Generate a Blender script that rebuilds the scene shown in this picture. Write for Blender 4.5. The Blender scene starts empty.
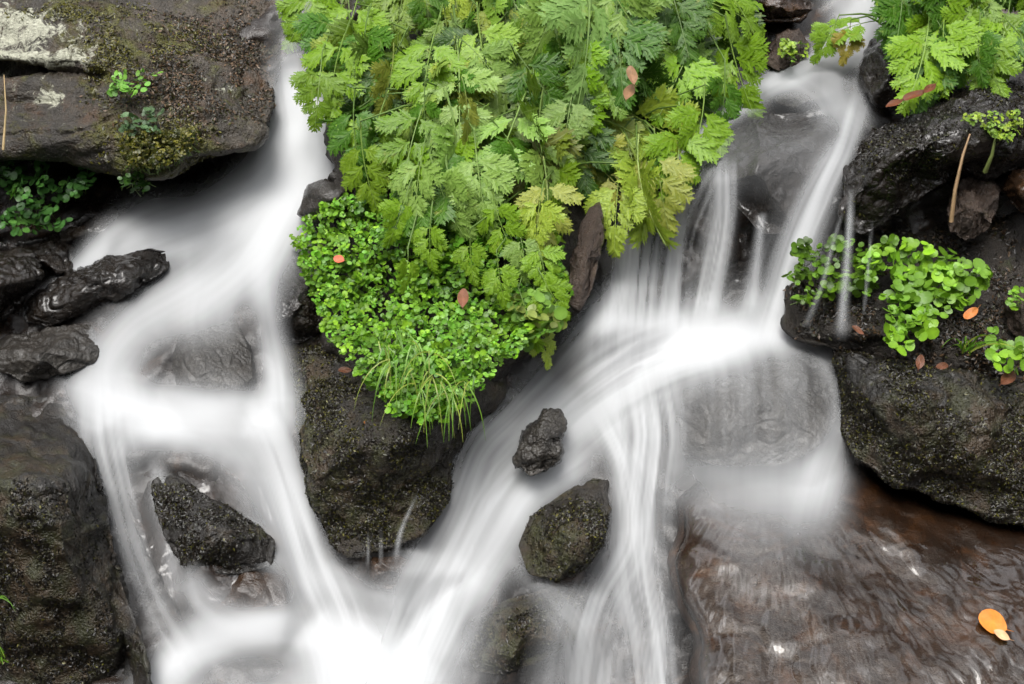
import bpy, bmesh, math, random
import numpy as np
from mathutils import Vector, Matrix
from mathutils.bvhtree import BVHTree

rng = np.random.default_rng(7)
random.seed(7)
S = bpy.context.scene
R = math.radians

# ------------------------------------------------------------------ camera
PITCH = R(22.0)
DIST = 3.6
F = np.array([0, math.cos(PITCH), -math.sin(PITCH)])
UPV = np.array([0, math.sin(PITCH), math.cos(PITCH)])
CAM = -F * DIST
cd = bpy.data.cameras.new('camera')
cam = bpy.data.objects.new('camera', cd)
S.collection.objects.link(cam)
cam.location = CAM
cam.rotation_euler = (math.pi / 2 - PITCH, 0, 0)
cd.lens = 50
cd.sensor_width = 36
cd.clip_start = 0.05
cd.clip_end = 500
S.camera = cam

# ------------------------------------------------------------------ daylight (overcast)
SUN_EL, SUN_AZ = R(62), R(200)
w = bpy.data.worlds.new('World')
S.world = w
w.use_nodes = True
nt = w.node_tree
bg = nt.nodes['Background']
sky = nt.nodes.new('ShaderNodeTexSky')
sky.sky_type = 'NISHITA'
sky.sun_disc = False
sky.sun_elevation = SUN_EL
sky.sun_rotation = SUN_AZ
sky.air_density = 1.0
sky.dust_density = 3.0
hs = nt.nodes.new('ShaderNodeHueSaturation')
hs.inputs['Saturation'].default_value = 0.12
nt.links.new(sky.outputs[0], hs.inputs['Color'])
# unseen sky shaped for the light: cloud patches added for glints, low sky dimmed
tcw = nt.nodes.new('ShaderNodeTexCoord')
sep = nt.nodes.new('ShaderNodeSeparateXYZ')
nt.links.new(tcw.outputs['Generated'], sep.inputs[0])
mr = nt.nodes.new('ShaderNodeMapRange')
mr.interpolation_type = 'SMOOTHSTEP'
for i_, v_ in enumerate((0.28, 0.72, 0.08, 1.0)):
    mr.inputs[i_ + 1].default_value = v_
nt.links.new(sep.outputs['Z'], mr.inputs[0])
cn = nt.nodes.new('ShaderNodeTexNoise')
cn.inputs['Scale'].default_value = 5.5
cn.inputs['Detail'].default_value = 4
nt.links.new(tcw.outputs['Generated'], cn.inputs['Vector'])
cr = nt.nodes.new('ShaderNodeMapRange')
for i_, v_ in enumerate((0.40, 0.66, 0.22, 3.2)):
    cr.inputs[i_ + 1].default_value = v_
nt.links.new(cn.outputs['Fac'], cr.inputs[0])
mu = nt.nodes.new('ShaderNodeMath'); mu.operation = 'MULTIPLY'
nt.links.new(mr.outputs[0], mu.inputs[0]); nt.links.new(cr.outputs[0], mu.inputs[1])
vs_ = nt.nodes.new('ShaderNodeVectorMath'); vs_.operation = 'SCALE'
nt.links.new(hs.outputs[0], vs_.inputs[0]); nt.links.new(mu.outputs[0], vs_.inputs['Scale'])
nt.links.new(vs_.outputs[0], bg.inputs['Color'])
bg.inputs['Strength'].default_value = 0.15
sl = bpy.data.lights.new('sun', 'SUN')
so = bpy.data.objects.new('sun', sl)
S.collection.objects.link(so)
sl.energy = 1.5
sl.angle = R(32)
sl.color = (1.0, 0.97, 0.92)
so.rotation_euler = (R(90) - SUN_EL, 0, R(180) - SUN_AZ + R(0))
S.view_settings.view_transform = 'Standard'
S.view_settings.look = 'None'
S.view_settings.gamma = 1
S.view_settings.exposure = 1.02
S.cycles.max_bounces = 8
S.cycles.diffuse_bounces = 3
S.cycles.glossy_bounces = 2
S.cycles.transparent_max_bounces = 16
S.cycles.caustics_reflective = False
S.cycles.caustics_refractive = False
S.cycles.use_denoising = True

# ------------------------------------------------------------------ geometry helpers
SLOPE = R(42)
NRM = np.array([0, -math.sin(SLOPE), math.cos(SLOPE)])     # normal of the mean hillside
UPS = np.array([0, math.cos(SLOPE), math.sin(SLOPE)])
PXM = 36.0 / 50.0 / 1024.0


def P(px, py, h):
    """Point of the hillside seen at (px, py) of the photograph, h metres above its mean plane."""
    px, py, h = np.broadcast_arrays(np.asarray(px, float), np.asarray(py, float), np.asarray(h, float))
    d = np.zeros(px.shape + (3,))
    d[..., 0] = (px - 512) * PXM
    d += F + ((342 - py) * PXM)[..., None] * UPV
    t = (h - CAM @ NRM) / (d @ NRM)
    return CAM + t[..., None] * d


def PH(X):
    return X @ NRM


_perm = np.random.default_rng(3).permutation(512)
_perm = np.concatenate([_perm, _perm, _perm])
_grad = np.random.default_rng(5).normal(size=(512, 3))
_grad /= np.linalg.norm(_grad, axis=1)[:, None]


def perlin(p):
    p = np.asarray(p, float)
    i = np.floor(p).astype(int)
    f = p - i
    u = f * f * f * (f * (f * 6 - 15) + 10)
    i &= 511
    res = 0
    for dx in (0, 1):
        for dy in (0, 1):
            for dz in (0, 1):
                hsh = _perm[_perm[_perm[(i[..., 0] + dx) & 511] + ((i[..., 1] + dy) & 511)] + ((i[..., 2] + dz) & 511)] & 511
                g = _grad[hsh]
                dd = f - np.array([dx, dy, dz])
                wt = (u[..., 0] if dx else 1 - u[..., 0]) * (u[..., 1] if dy else 1 - u[..., 1]) * (u[..., 2] if dz else 1 - u[..., 2])
                res = res + wt * (g * dd).sum(-1)
    return res * 1.5


def fbm(p, octs=4, ridged=False, gain=0.5):
    a, s, out = 1.0, 1.0, 0
    for k in range(octs):
        n = perlin(p * s + k * 17.3)
        if ridged:
            n = 0.5 - np.abs(n) * 1.6
        out = out + a * n
        a *= gain
        s *= 2.03
    return out


def mesh_from(name, V, Fc, smooth=True, attrs=None):
    """V (n,3); Fc: (m,k) array, or list of lists."""
    me = bpy.data.meshes.new(name)
    V = np.asarray(V, np.float32)
    if isinstance(Fc, np.ndarray):
        m, k = Fc.shape
        me.vertices.add(len(V))
        me.vertices.foreach_set('co', V.ravel())
        me.loops.add(m * k)
        me.loops.foreach_set('vertex_index', Fc.astype(np.int32).ravel())
        me.polygons.add(m)
        me.polygons.foreach_set('loop_start', (np.arange(m) * k).astype(np.int32))
        me.polygons.foreach_set('loop_total', np.full(m, k, np.int32))
        me.update(calc_edges=True)
    else:
        me.from_pydata(V.tolist(), [], Fc)
    if attrs:
        for an, av in attrs.items():
            av = np.asarray(av, np.float32)
            if av.ndim == 1:
                a = me.attributes.new(an, 'FLOAT', 'POINT')
                a.data.foreach_set('value', av)
            else:
                a = me.attributes.new(an, 'FLOAT_VECTOR', 'POINT')
                a.data.foreach_set('vector', av.ravel())
    me.polygons.foreach_set('use_smooth', np.full(len(me.polygons), smooth))
    me.update()
    return me


def link(name, me, mat=None, parent=None, loc=None):
    o = bpy.data.objects.new(name, me)
    S.collection.objects.link(o)
    if mat is not None:
        me.materials.append(mat)
    if loc is not None:
        o.location = loc
    if parent is not None:
        o.parent = parent
    return o


def tag(o, label=None, cat=None, group=None, kind=None):
    if label: o['label'] = label
    if cat: o['category'] = cat
    if group: o['group'] = group
    if kind: o['kind'] = kind
    return o


_ico = {}


def ico(n):
    if n not in _ico:
        b = bmesh.new()
        bmesh.ops.create_icosphere(b, subdivisions=n, radius=1)
        V = np.array([v.co[:] for v in b.verts])
        Fc = np.array([[v.index for v in f.verts] for f in b.faces])
        b.free()
        _ico[n] = (V, Fc)
    return _ico[n]


def vnormals(V, Fc):
    a, b, c = V[Fc[:, 0]], V[Fc[:, 1]], V[Fc[:, 2]]
    fn = np.cross(b - a, c - a)
    n = np.zeros_like(V)
    for k in range(3):
        np.add.at(n, Fc[:, k], fn)
    return n / (np.linalg.norm(n, axis=1)[:, None] + 1e-12)


WET = []          # what the water runs over: (verts, tris)

# ------------------------------------------------------------------ materials
def new_mat(name):
    m = bpy.data.materials.new(name)
    m.use_nodes = True
    n = m.node_tree.nodes
    return m, n, m.node_tree.links, n['Principled BSDF'], n['Material Output']


def N(n, kind, **kw):
    x = n.new(kind)
    for k, v in kw.items():
        if k in x.inputs:
            x.inputs[k].default_value = v
        else:
            setattr(x, k, v)
    return x


def ramp(n, l, src, stops):
    r = n.new('ShaderNodeValToRGB')
    e = r.color_ramp.elements
    while len(e) < len(stops):
        e.new(0.5)
    for i, (p, c) in enumerate(stops):
        e[i].position = p
        e[i].color = (c, c, c, 1) if not hasattr(c, '__len__') else (*c, 1)
    l.new(src, r.inputs[0])
    return r.outputs[0]


def noise(n, l, co, scale, detail=4, rough=0.55, dist=0.0):
    t = N(n, 'ShaderNodeTexNoise', Scale=scale, Detail=detail, Roughness=rough, Distortion=dist)
    l.new(co, t.inputs['Vector'])
    return t.outputs['Fac']


def mixc(n, l, fac, a, b, mode='MIX'):
    m = n.new('ShaderNodeMix')
    m.data_type = 'RGBA'
    m.blend_type = mode
    for sock, val in ((m.inputs[0], fac), (m.inputs[6], a), (m.inputs[7], b)):
        if hasattr(val, 'is_linked'):
            l.new(val, sock)
        else:
            sock.default_value = val if not hasattr(val, '__len__') else (*val, 1)
    return m.outputs[2]


def mathn(n, l, op, a, b=0.5, clamp=False):
    m = n.new('ShaderNodeMath')
    m.operation = op
    m.use_clamp = clamp
    for sock, val in ((m.inputs[0], a), (m.inputs[1], b)):
        if hasattr(val, 'is_linked'):
            l.new(val, sock)
        else:
            sock.default_value = val
    return m.outputs[0]


def rock_mat(name, c1, c2, moss=0.0, mcol=(0.035, 0.04, 0.008), rough=(0.18, 0.55), grain=230, bump=0.6,
             lichen=0.0, rust=0.0, spec=0.5, fine=0.004, coat=0.0):
    m, n, l, b, out = new_mat(name)
    co = N(n, 'ShaderNodeTexCoord').outputs['Object']
    big = noise(n, l, co, 4.5, 5, 0.6, 0.4)
    mid = noise(n, l, co, 26, 6, 0.65)
    fin = noise(n, l, co, grain, 4, 0.6)
    col = mixc(n, l, ramp(n, l, big, [(0.35, 0), (0.65, 1)]), c1, c2)
    col = mixc(n, l, ramp(n, l, mid, [(0.35, 0), (0.7, 0.75)]), col, tuple(x * 0.45 for x in c1))
    if rust:
        rn = noise(n, l, co, 9, 5, 0.7, 0.8)
        col = mixc(n, l, ramp(n, l, rn, [(0.62 - 0.2 * rust, 0), (0.75, 0.8)]), col, (0.075, 0.034, 0.012))
    rgh = ramp(n, l, mid, [(0.3, rough[0]), (0.72, rough[1])])
    h = mathn(n, l, 'ADD', mathn(n, l, 'MULTIPLY', mid, 1.6), mathn(n, l, 'MULTIPLY', fin, 0.8))
    if moss:
        at = N(n, 'ShaderNodeAttribute', attribute_name='moss').outputs['Fac']
        mk = noise(n, l, co, 13, 6, 0.72, 0.5)
        mk = mathn(n, l, 'ADD', mk, mathn(n, l, 'MULTIPLY', at, 0.35))
        mk = ramp(n, l, mk, [(0.66 - 0.3 * moss, 0), (0.8 - 0.25 * moss, 1)])
        mc = mixc(n, l, noise(n, l, co, 60, 3, 0.6), tuple(x * 0.35 for x in mcol), tuple(x * 1.9 for x in mcol))
        brn = mixc(n, l, ramp(n, l, noise(n, l, co, 19, 4), [(0.4, 0), (0.6, 1)]), mc, (0.035, 0.022, 0.010))
        col = mixc(n, l, mk, col, brn)
        v = N(n, 'ShaderNodeTexVoronoi', Scale=150)
        l.new(co, v.inputs['Vector'])
        h = mathn(n, l, 'ADD', h, mathn(n, l, 'MULTIPLY', mathn(n, l, 'MULTIPLY', v.outputs['Distance'], mk), 0.5))
    if lichen:
        at = N(n, 'ShaderNodeAttribute', attribute_name='lichen').outputs['Fac']
        ln = noise(n, l, co, 24, 8, 0.8, 0.9)
        lk = mathn(n, l, 'ADD', ln, mathn(n, l, 'MULTIPLY', at, 0.19))
        lk = ramp(n, l, lk, [(0.605, 0), (0.67, 1)])
        lc = mixc(n, l, noise(n, l, co, 90, 3), (0.14, 0.14, 0.10), (0.54, 0.54, 0.43))
        col = mixc(n, l, lk, col, lc)
        rgh = mathn(n, l, 'MAXIMUM', rgh, mathn(n, l, 'MULTIPLY', lk, 0.9))
    l.new(col, b.inputs['Base Color'])
    l.new(rgh, b.inputs['Roughness'])
    b.inputs['Specular IOR Level'].default_value = spec
    b.inputs['Coat Weight'].default_value = coat
    b.inputs['Coat Roughness'].default_value = 0.06
    bp = N(n, 'ShaderNodeBump', Strength=bump, Distance=fine)
    l.new(h, bp.inputs['Height'])
    l.new(bp.outputs[0], b.inputs['Normal'])
    return m


M = {}
M['wet'] = rock_mat('wet_dark_rock', (0.006, 0.0045, 0.0032), (0.018, 0.012, 0.008), rough=(0.1, 0.4), spec=0.3, coat=0.45, bump=1.0, grain=170, fine=0.006)
M['mossy'] = rock_mat('mossy_wet_rock', (0.014, 0.011, 0.008), (0.028, 0.021, 0.014), moss=0.5, mcol=(0.024, 0.024, 0.006), rough=(0.25, 0.6), bump=1.0, fine=0.006)
M['darkmoss'] = rock_mat('dark_mossy_rock', coat=0.12, c1=(0.007, 0.0055, 0.004), c2=(0.013, 0.0095, 0.0065), moss=0.5, mcol=(0.02, 0.02, 0.006), rough=(0.25, 0.6), bump=1.0, fine=0.006)
M['lichen'] = rock_mat('lichen_boulder', (0.026, 0.022, 0.017), (0.075, 0.060, 0.044), moss=0.5, mcol=(0.06, 0.06, 0.008), lichen=1, rust=0.5, rough=(0.22, 0.6), bump=1.0, fine=0.009, grain=150)
M['grey'] = rock_mat('grey_wet_rock', (0.022, 0.019, 0.016), (0.052, 0.046, 0.039), rough=(0.15, 0.45), spec=0.4, coat=0.12, bump=1.0, grain=160, fine=0.005)
M['brown'] = rock_mat('brown_wet_rock', (0.020, 0.011, 0.006), (0.040, 0.022, 0.012), rust=0.5, rough=(0.12, 0.4), bump=0.6, spec=0.6)
M['slab'] = rock_mat('brown_slab_rock', (0.011, 0.006, 0.0035), (0.030, 0.016, 0.009), rust=0.5, rough=(0.2, 0.5), bump=0.4, spec=0.4)
M['wetbrown'] = rock_mat('dark_brown_wet_rock', (0.008, 0.005, 0.003), (0.026, 0.014, 0.008), rust=0.4, rough=(0.08, 0.3), bump=0.8, spec=0.3, coat=0.6)
M['bark'] = rock_mat('wet_bark', (0.03, 0.017, 0.01), (0.08, 0.055, 0.04), moss=0.3, rough=(0.2, 0.6), bump=1.0, fine=0.008)
M['soil'] = rock_mat('wet_soil', (0.012, 0.009, 0.006), (0.028, 0.02, 0.013), moss=0.3, mcol=(0.03, 0.04, 0.008), rough=(0.35, 0.8), bump=1.0, fine=0.008)
M['bed'] = rock_mat('stream_bed', (0.014, 0.010, 0.008), (0.032, 0.023, 0.017), rust=0.35, rough=(0.15, 0.5), spec=0.6)


def leaf_mat(name, objcol=True, col=(0.1, 0.2, 0.04), attr=None, trans=0.25, rough=0.42, spec=0.35, tipyellow=0.0):
    m, n, l, b, out = new_mat(name)
    co = N(n, 'ShaderNodeTexCoord').outputs['Object']
    if attr:
        base = N(n, 'ShaderNodeAttribute', attribute_name=attr).outputs['Color']
    elif objcol:
        base = N(n, 'ShaderNodeObjectInfo').outputs['Color']
    else:
        rgb = n.new('ShaderNodeRGB')
        rgb.outputs[0].default_value = (*col, 1)
        base = rgb.outputs[0]
    nz = noise(n, l, co, 22, 4, 0.6)
    c = mixc(n, l, ramp(n, l, nz, [(0.3, 0.0), (0.75, 1.0)]), mixc(n, l, 1.0, base, (0.72, 0.78, 0.7), 'MULTIPLY'), mixc(n, l, 1.0, base, (1.2, 1.15, 1.25), 'MULTIPLY'))
    if tipyellow:
        e = N(n, 'ShaderNodeAttribute', attribute_name='edge').outputs['Fac']
        vn = ramp(n, l, e, [(0.0, 1), (0.22, 0)])
        c = mixc(n, l, mathn(n, l, 'MULTIPLY', vn, 0.35), c, (0.26, 0.34, 0.13))
        yn = noise(n, l, co, 6, 5, 0.7)
        c = mixc(n, l, ramp(n, l, yn, [(0.60, 0), (0.78, tipyellow)]), c, (0.27, 0.26, 0.05))
    l.new(c, b.inputs['Base Color'])
    b.inputs['Roughness'].default_value = rough
    b.inputs['Specular IOR Level'].default_value = spec
    tr = N(n, 'ShaderNodeBsdfTranslucent')
    l.new(mixc(n, l, 1.0, c, (1.25, 1.35, 0.6), 'MULTIPLY'), tr.inputs['Color'])
    mx = N(n, 'ShaderNodeMixShader', Fac=trans)
    l.new(b.outputs[0], mx.inputs[1])
    l.new(tr.outputs[0], mx.inputs[2])
    l.new(mx.outputs[0], out.inputs['Surface'])
    bp = N(n, 'ShaderNodeBump', Strength=0.35, Distance=0.002)
    l.new(noise(n, l, co, 160, 3), bp.inputs['Height'])
    l.new(bp.outputs[0], b.inputs['Normal'])
    return m


M['frond'] = leaf_mat('frond_leaf', tipyellow=0.8, rough=0.34, spec=0.28)
M['cress'] = leaf_mat('cress_leaf', attr='tint', rough=0.38)
M['dry'] = leaf_mat('dry_leaf', attr='tint', trans=0.15, rough=0.5)


def water_mat():
    m, n, l, b, out = new_mat('silky_water')
    a = N(n, 'ShaderNodeAttribute', attribute_name='foam').outputs['Fac']
    df = N(n, 'ShaderNodeBsdfDiffuse', Color=(0.70, 0.712, 0.725, 1))
    tl = N(n, 'ShaderNodeBsdfTranslucent', Color=(0.70, 0.712, 0.725, 1))
    m1 = N(n, 'ShaderNodeMixShader', Fac=0.35)
    l.new(df.outputs[0], m1.inputs[1])
    l.new(tl.outputs[0], m1.inputs[2])
    ge = n.new('ShaderNodeNewGeometry')
    vm = n.new('ShaderNodeMix')
    vm.data_type = 'VECTOR'
    vm.inputs[0].default_value = 0.9
    l.new(ge.outputs['Normal'], vm.inputs[4])
    vm.inputs[5].default_value = (0.0, -0.5, 0.866)
    vn = N(n, 'ShaderNodeVectorMath', operation='NORMALIZE')
    l.new(vm.outputs[1], vn.inputs[0])
    l.new(vn.outputs[0], df.inputs['Normal'])
    l.new(vn.outputs[0], tl.inputs['Normal'])
    tp = N(n, 'ShaderNodeBsdfTransparent')
    m2 = N(n, 'ShaderNodeMixShader')
    l.new(a, m2.inputs[0])
    l.new(tp.outputs[0], m2.inputs[1])
    l.new(m1.outputs[0], m2.inputs[2])
    l.new(m2.outputs[0], out.inputs['Surface'])
    return m


def film_mat():
    m, n, l, b, out = new_mat('clear_running_water')
    fr = N(n, 'ShaderNodeFresnel', IOR=1.5)
    gl = N(n, 'ShaderNodeBsdfGlossy', Color=(1, 1, 1, 1), Roughness=0.05)
    tp = N(n, 'ShaderNodeBsdfTransparent', Color=(0.9, 0.84, 0.78, 1))
    m2 = N(n, 'ShaderNodeMixShader')
    l.new(fr.outputs[0], m2.inputs[0])
    l.new(tp.outputs[0], m2.inputs[1])
    l.new(gl.outputs[0], m2.inputs[2])
    l.new(m2.outputs[0], out.inputs['Surface'])
    return m


M['water'] = water_mat()
M['film'] = film_mat()

# ------------------------------------------------------------------ stream bed
def interp2(px, py):
    ly = np.array([-400, -100, 75, 150, 250, 420, 600, 684, 900, 1200])
    lh = np.array([.12, .12, .13, -.0, -.02, .03, -.14, -.08, -.05, 0])
    ry = np.array([-400, -60, 60, 110, 180, 315, 345, 430, 560, 684, 900, 1200])
    rh = np.array([.05, -.05, -.02, 0, .06, -.16, -.12, -.02, -.14, -.16, -.1, 0])
    a = np.interp(py, ly, lh)
    b = np.interp(py, ry, rh)
    t = np.clip((px - 330) / 230.0, 0, 1)
    t = t * t * (3 - 2 * t)
    h = a * (1 - t) + b * t
    h = h - .16 * np.exp(-((px - 170) / 90.0) ** 2 - ((py - 175) / 40.0) ** 2)
    return h


gx = np.concatenate([np.linspace(-5000, -420, 24), np.arange(-400, 1430, 5), np.linspace(1450, 6000, 24)])
gy = np.concatenate([np.linspace(-900, -320, 16), np.arange(-300, 1000, 5), np.linspace(1010, 1600, 16)])
GX, GY = np.meshgrid(gx, gy)
X0 = P(GX, GY, 0)
HB = interp2(GX, GY) + 0.05 * fbm(X0 * 5.0, 5) + 0.03 * fbm(X0 * 13.0, 3, ridged=True)
XB = P(GX, GY, HB)


def grid_faces(ny, nx):
    i = np.arange(ny * nx).reshape(ny, nx)
    return np.stack([i[1:, :-1], i[1:, 1:], i[:-1, 1:], i[:-1, :-1]], -1).reshape(-1, 4)


bed = link('stream_bed', mesh_from('stream_bed', XB.reshape(-1, 3), grid_faces(*GX.shape)), M['bed'])
tag(bed, 'dark wet stony bed of the stream under the cascades', 'stream bed', kind='structure')
bf = grid_faces(*GX.shape)
WET.append((XB.reshape(-1, 3), np.concatenate([bf[:, [0, 1, 2]], bf[:, [0, 2, 3]]])))


# ------------------------------------------------------------------ rocks
def outline_r(poly, c, th):
    p = np.asarray(poly, float) - c
    a = np.arctan2(p[:, 1], p[:, 0])
    r = np.hypot(p[:, 0], p[:, 1])
    o = np.argsort(a)
    a, r = a[o], r[o]
    # sample along the polygon edges for straight sides
    aa, rr = [], []
    for i in range(len(a)):
        j = (i + 1) % len(a)
        q0 = np.array([r[i] * math.cos(a[i]), r[i] * math.sin(a[i])])
        q1 = np.array([r[j] * math.cos(a[j]), r[j] * math.sin(a[j])])
        for t in np.linspace(0, 1, 8, endpoint=False):
            q = q0 * (1 - t) + q1 * t
            aa.append(math.atan2(q[1], q[0]))
            rr.append(math.hypot(*q))
    o = np.argsort(aa)
    aa, rr = np.array(aa)[o], np.array(rr)[o]
    # round the corners a little
    k = np.interp(np.linspace(-math.pi, math.pi, 361)[:-1], aa, rr, period=2 * math.pi)
    ker = np.exp(-np.linspace(-2, 2, 13) ** 2)
    ker /= ker.sum()
    k = np.convolve(np.concatenate([k[-6:], k, k[:6]]), ker, 'valid')
    return np.interp(th, np.linspace(-math.pi, math.pi, 361)[:-1], k, period=2 * math.pi)


def rock(name, poly, h, thick, mat, label=None, cat='rock', tilt=(0, 0), lvl=5, p=2.5, rough=0.012, rfreq=9, crag=0.006,
         wet=False, moss=None, lichen=None, seed=0, group=None, kind=None, back=None, lay=None, parent=None, shape=None, c=None, facets=7):
    V0, Fc = ico(lvl)
    poly = np.asarray(poly, float)
    c = poly.mean(0) if c is None else np.array(c, float)
    x, y, z = V0.T
    th = np.arctan2(y, x)
    rad = np.clip(np.hypot(x, y), 0, 1)
    Rr = outline_r(poly, c, th)
    # even spread over the disc
    q = np.clip(1 - np.abs(z), 0, 1) ** 0.5
    q = np.where(rad < 1e-6, 0, q)
    px = c[0] + Rr * q * np.cos(th)
    py = c[1] + Rr * q * np.sin(th)
    prof = np.clip(1 - q ** p, 0, 1) ** (1 / p)
    fr = np.random.default_rng(int(abs(c[0]) * 7 + abs(c[1]) * 13 + seed) % 100000)
    for _ in range(facets):
        a_ = fr.uniform(0, 2 * math.pi)
        nz = fr.uniform(0.45, 0.9)
        nr_ = math.sqrt(1 - nz * nz)
        di = fr.uniform(0.66, 0.90)
        prof = np.minimum(prof, np.maximum(0.0, np.where(q < 0.999, (di - nr_ * q * np.cos(th - a_)) / nz, prof)) + 0.25 * np.maximum(0, q - 0.9) * 0)
    back = thick if back is None else back
    hh = h + tilt[0] * (px - c[0]) + tilt[1] * (py - c[1]) + np.where(z >= 0, thick, -back) * prof
    if shape is not None:
        hh = hh + shape(px, py) * (z >= 0) * np.clip(prof * 2, 0, 1)
    X = P(px, py, hh)
    nn = vnormals(X, Fc)
    if (nn[np.argmax(z)] @ NRM) < 0:
        Fc = Fc[:, ::-1]
        nn = -nn
    off = seed * 3.7
    Q = X.copy()
    if lay is not None:                       # layered rock: stretch the noise along the bedding
        Q = Q * np.array(lay)
    wq = Q + 0.03 * np.stack([fbm(Q * 6 + 3, 2), fbm(Q * 6 + 11, 2), fbm(Q * 6 + 23, 2)], -1)
    f1 = fbm(wq * rfreq + off, 3, gain=0.45)
    f2 = perlin(wq * rfreq * 1.7 + off)
    f3 = fbm(Q * rfreq * 7.0 + off, 4, gain=0.72)
    d = rough * f1 + crag * (-0.8 * np.clip(0.12 - np.abs(f2), 0, 1) * 5 + 0.22 * f3)
    X = X + nn * d[:, None]
    ctr = X.mean(0)
    at = {}
    if moss is not None:
        at['moss'] = moss(px, py) * np.ones(len(px))
    if lichen is not None:
        at['lichen'] = lichen(px, py) * np.ones(len(px))
    me = mesh_from(name, X - ctr, Fc, attrs=at)
    o = link(name, me, mat, parent, ctr)
    if label:
        tag(o, label, cat, group, kind)
    if wet:
        WET.append((X, Fc))
    o['tris'] = 0
    del o['tris']
    ROCKS.append((name, X, Fc, o))
    return o


ROCKS = []


def blob(cx, cy, rx, ry):
    return lambda px, py: np.exp(-((px - cx) / rx) ** 2 - ((py - cy) / ry) ** 2)


def lsum(*fs):
    return lambda px, py: np.clip(sum(f(px, py) for f in fs), 0, 1)


# top left boulder
rock('lichen_boulder', [(-160, -60), (60, -70), (250, -60), (284, 0), (280, 60), (268, 130), (255, 150), (200, 158), (170, 180),
                        (130, 172), (60, 158), (-20, 160), (-160, 140)], 0.10, 0.22, M['lichen'],
     'big grey boulder with pale lichen and yellow moss in the top left corner', 'boulder', lvl=7, p=3.2, rough=0.035, rfreq=4.5, crag=0.02,
     lay=(0.55, 1.2, 1.7), c=(90, 50),
     shape=lambda px, py: -0.10 * np.exp(-((py - 72 - 0.06 * (px - 40)) / 7.0) ** 2) * (1 / (1 + np.exp((px - 90) / 12))) + 0.0008 * np.clip(20 - py, 0, 100) * -1.2,
     moss=lsum(blob(160, 145, 45, 28), blob(110, 60, 25, 25), blob(85, 12, 40, 8), blob(170, 45, 30, 14)),
     lichen=lsum(blob(35, 26, 42, 16), blob(75, 58, 32, 12), blob(50, 95, 15, 8), blob(20, 60, 28, 10), blob(-40, 20, 60, 40)))
# left bank stones
rock('stone', [(60, 225), (95, 214), (130, 216), (128, 236), (95, 244), (60, 245)], 0.0, 0.06, M['wet'], 'flat dark stone tucked under the lichen boulder at the back left', lvl=5, crag=0.012, wet=True)
rock('stone', [(15, 243), (55, 236), (78, 246), (70, 272), (40, 278), (20, 270)], 0.0, 0.07, M['wet'], 'small cracked wet stone between the dark left stone and the flat back one', lvl=5, crag=0.014)
rock('stone', [(-60, 250), (0, 244), (35, 250), (45, 275), (20, 305), (-10, 330), (-60, 330)], 0.06, 0.12, M['wet'], 'blocky dark stone at the left edge above the slanted long one', lvl=6, p=3.5, crag=0.016)
rock('long_stone', [(20, 325), (24, 300), (60, 278), (110, 258), (150, 247), (170, 250), (172, 266), (150, 284), (100, 308), (50, 328)], 0.03, 0.09, M['wet'],
     'long black wet stone slanting up to the right through the left cascade', lvl=6, p=3, crag=0.016, rough=0.015)
rock('stone', [(174, 246), (190, 243), (199, 255), (192, 272), (178, 270)], 0.0, 0.05, M['wet'], 'little stone just right of the tip of the long slanted stone', lvl=4, wet=True)
rock('stone', [(-20, 350), (5, 338), (50, 328), (92, 322), (102, 345), (98, 362), (60, 375), (25, 383), (0, 372)], 0.05, 0.10, M['grey'],
     'flat-topped grey brown stone below the long slanted stone', lvl=6, p=3.2, crag=0.01, shape=lambda px, py: -0.0016 * np.clip(352 - py, 0, 40))
rock('round_boulder', [(172, 360), (180, 330), (205, 316), (235, 320), (252, 350), (258, 380), (245, 398), (210, 404), (178, 396)], 0.03, 0.09, M['grey'],
     'rounded grey boulder veiled by the left cascade', 'boulder', lvl=6, p=2.2, rough=0.006, crag=0.008, facets=2, wet=True)
rock('bank_boulder', [(-80, 420), (-20, 402), (40, 396), (70, 398), (88, 430), (98, 480), (112, 545), (128, 600), (146, 650), (155, 720), (60, 780), (-80, 780)],
     0.03, 0.22, M['darkmoss'], 'tall black mossy boulder filling the lower left corner', 'boulder', lvl=7, p=4.5, rough=0.018, crag=0.01,
     shape=lambda px, py: 0.10 - 0.0024 * np.clip(478 - py, 0, 90) - 0.0017 * np.clip(py - 488, 0, 250), moss=lsum(blob(10, 560, 60, 90), blob(60, 660, 50, 50)))
# stepped ledge under the left cascade
rock('ledge_rock', [(110, 470), (150, 452), (205, 440), (255, 470), (275, 520), (300, 590), (285, 622), (230, 632), (180, 622), (150, 560)], -0.05, 0.12, M['wetbrown'],
     'brown ledge rock with the left cascade arching over it', lvl=6, p=3, rough=0.015, crag=0.006, wet=True,
     shape=lambda px, py: -0.05 * np.exp(-((px - 172) / 16.0) ** 2 - ((py - 580) / 60.0) ** 2))
rock('stone', [(150, 480), (172, 472), (215, 500), (250, 522), (276, 540), (272, 566), (235, 575), (190, 572), (163, 540)], 0.025, 0.075, M['darkmoss'],
     'pebbly black stone under the arch of the left cascade', lvl=6, p=2.6, crag=0.012, rough=0.012)
rock('stone', [(205, 570), (240, 558), (285, 580), (290, 612), (250, 622), (210, 616)], -0.02, 0.06, M['brown'], 'brown stone at the foot of the arch in the left cascade', lvl=5, wet=True)
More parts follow.
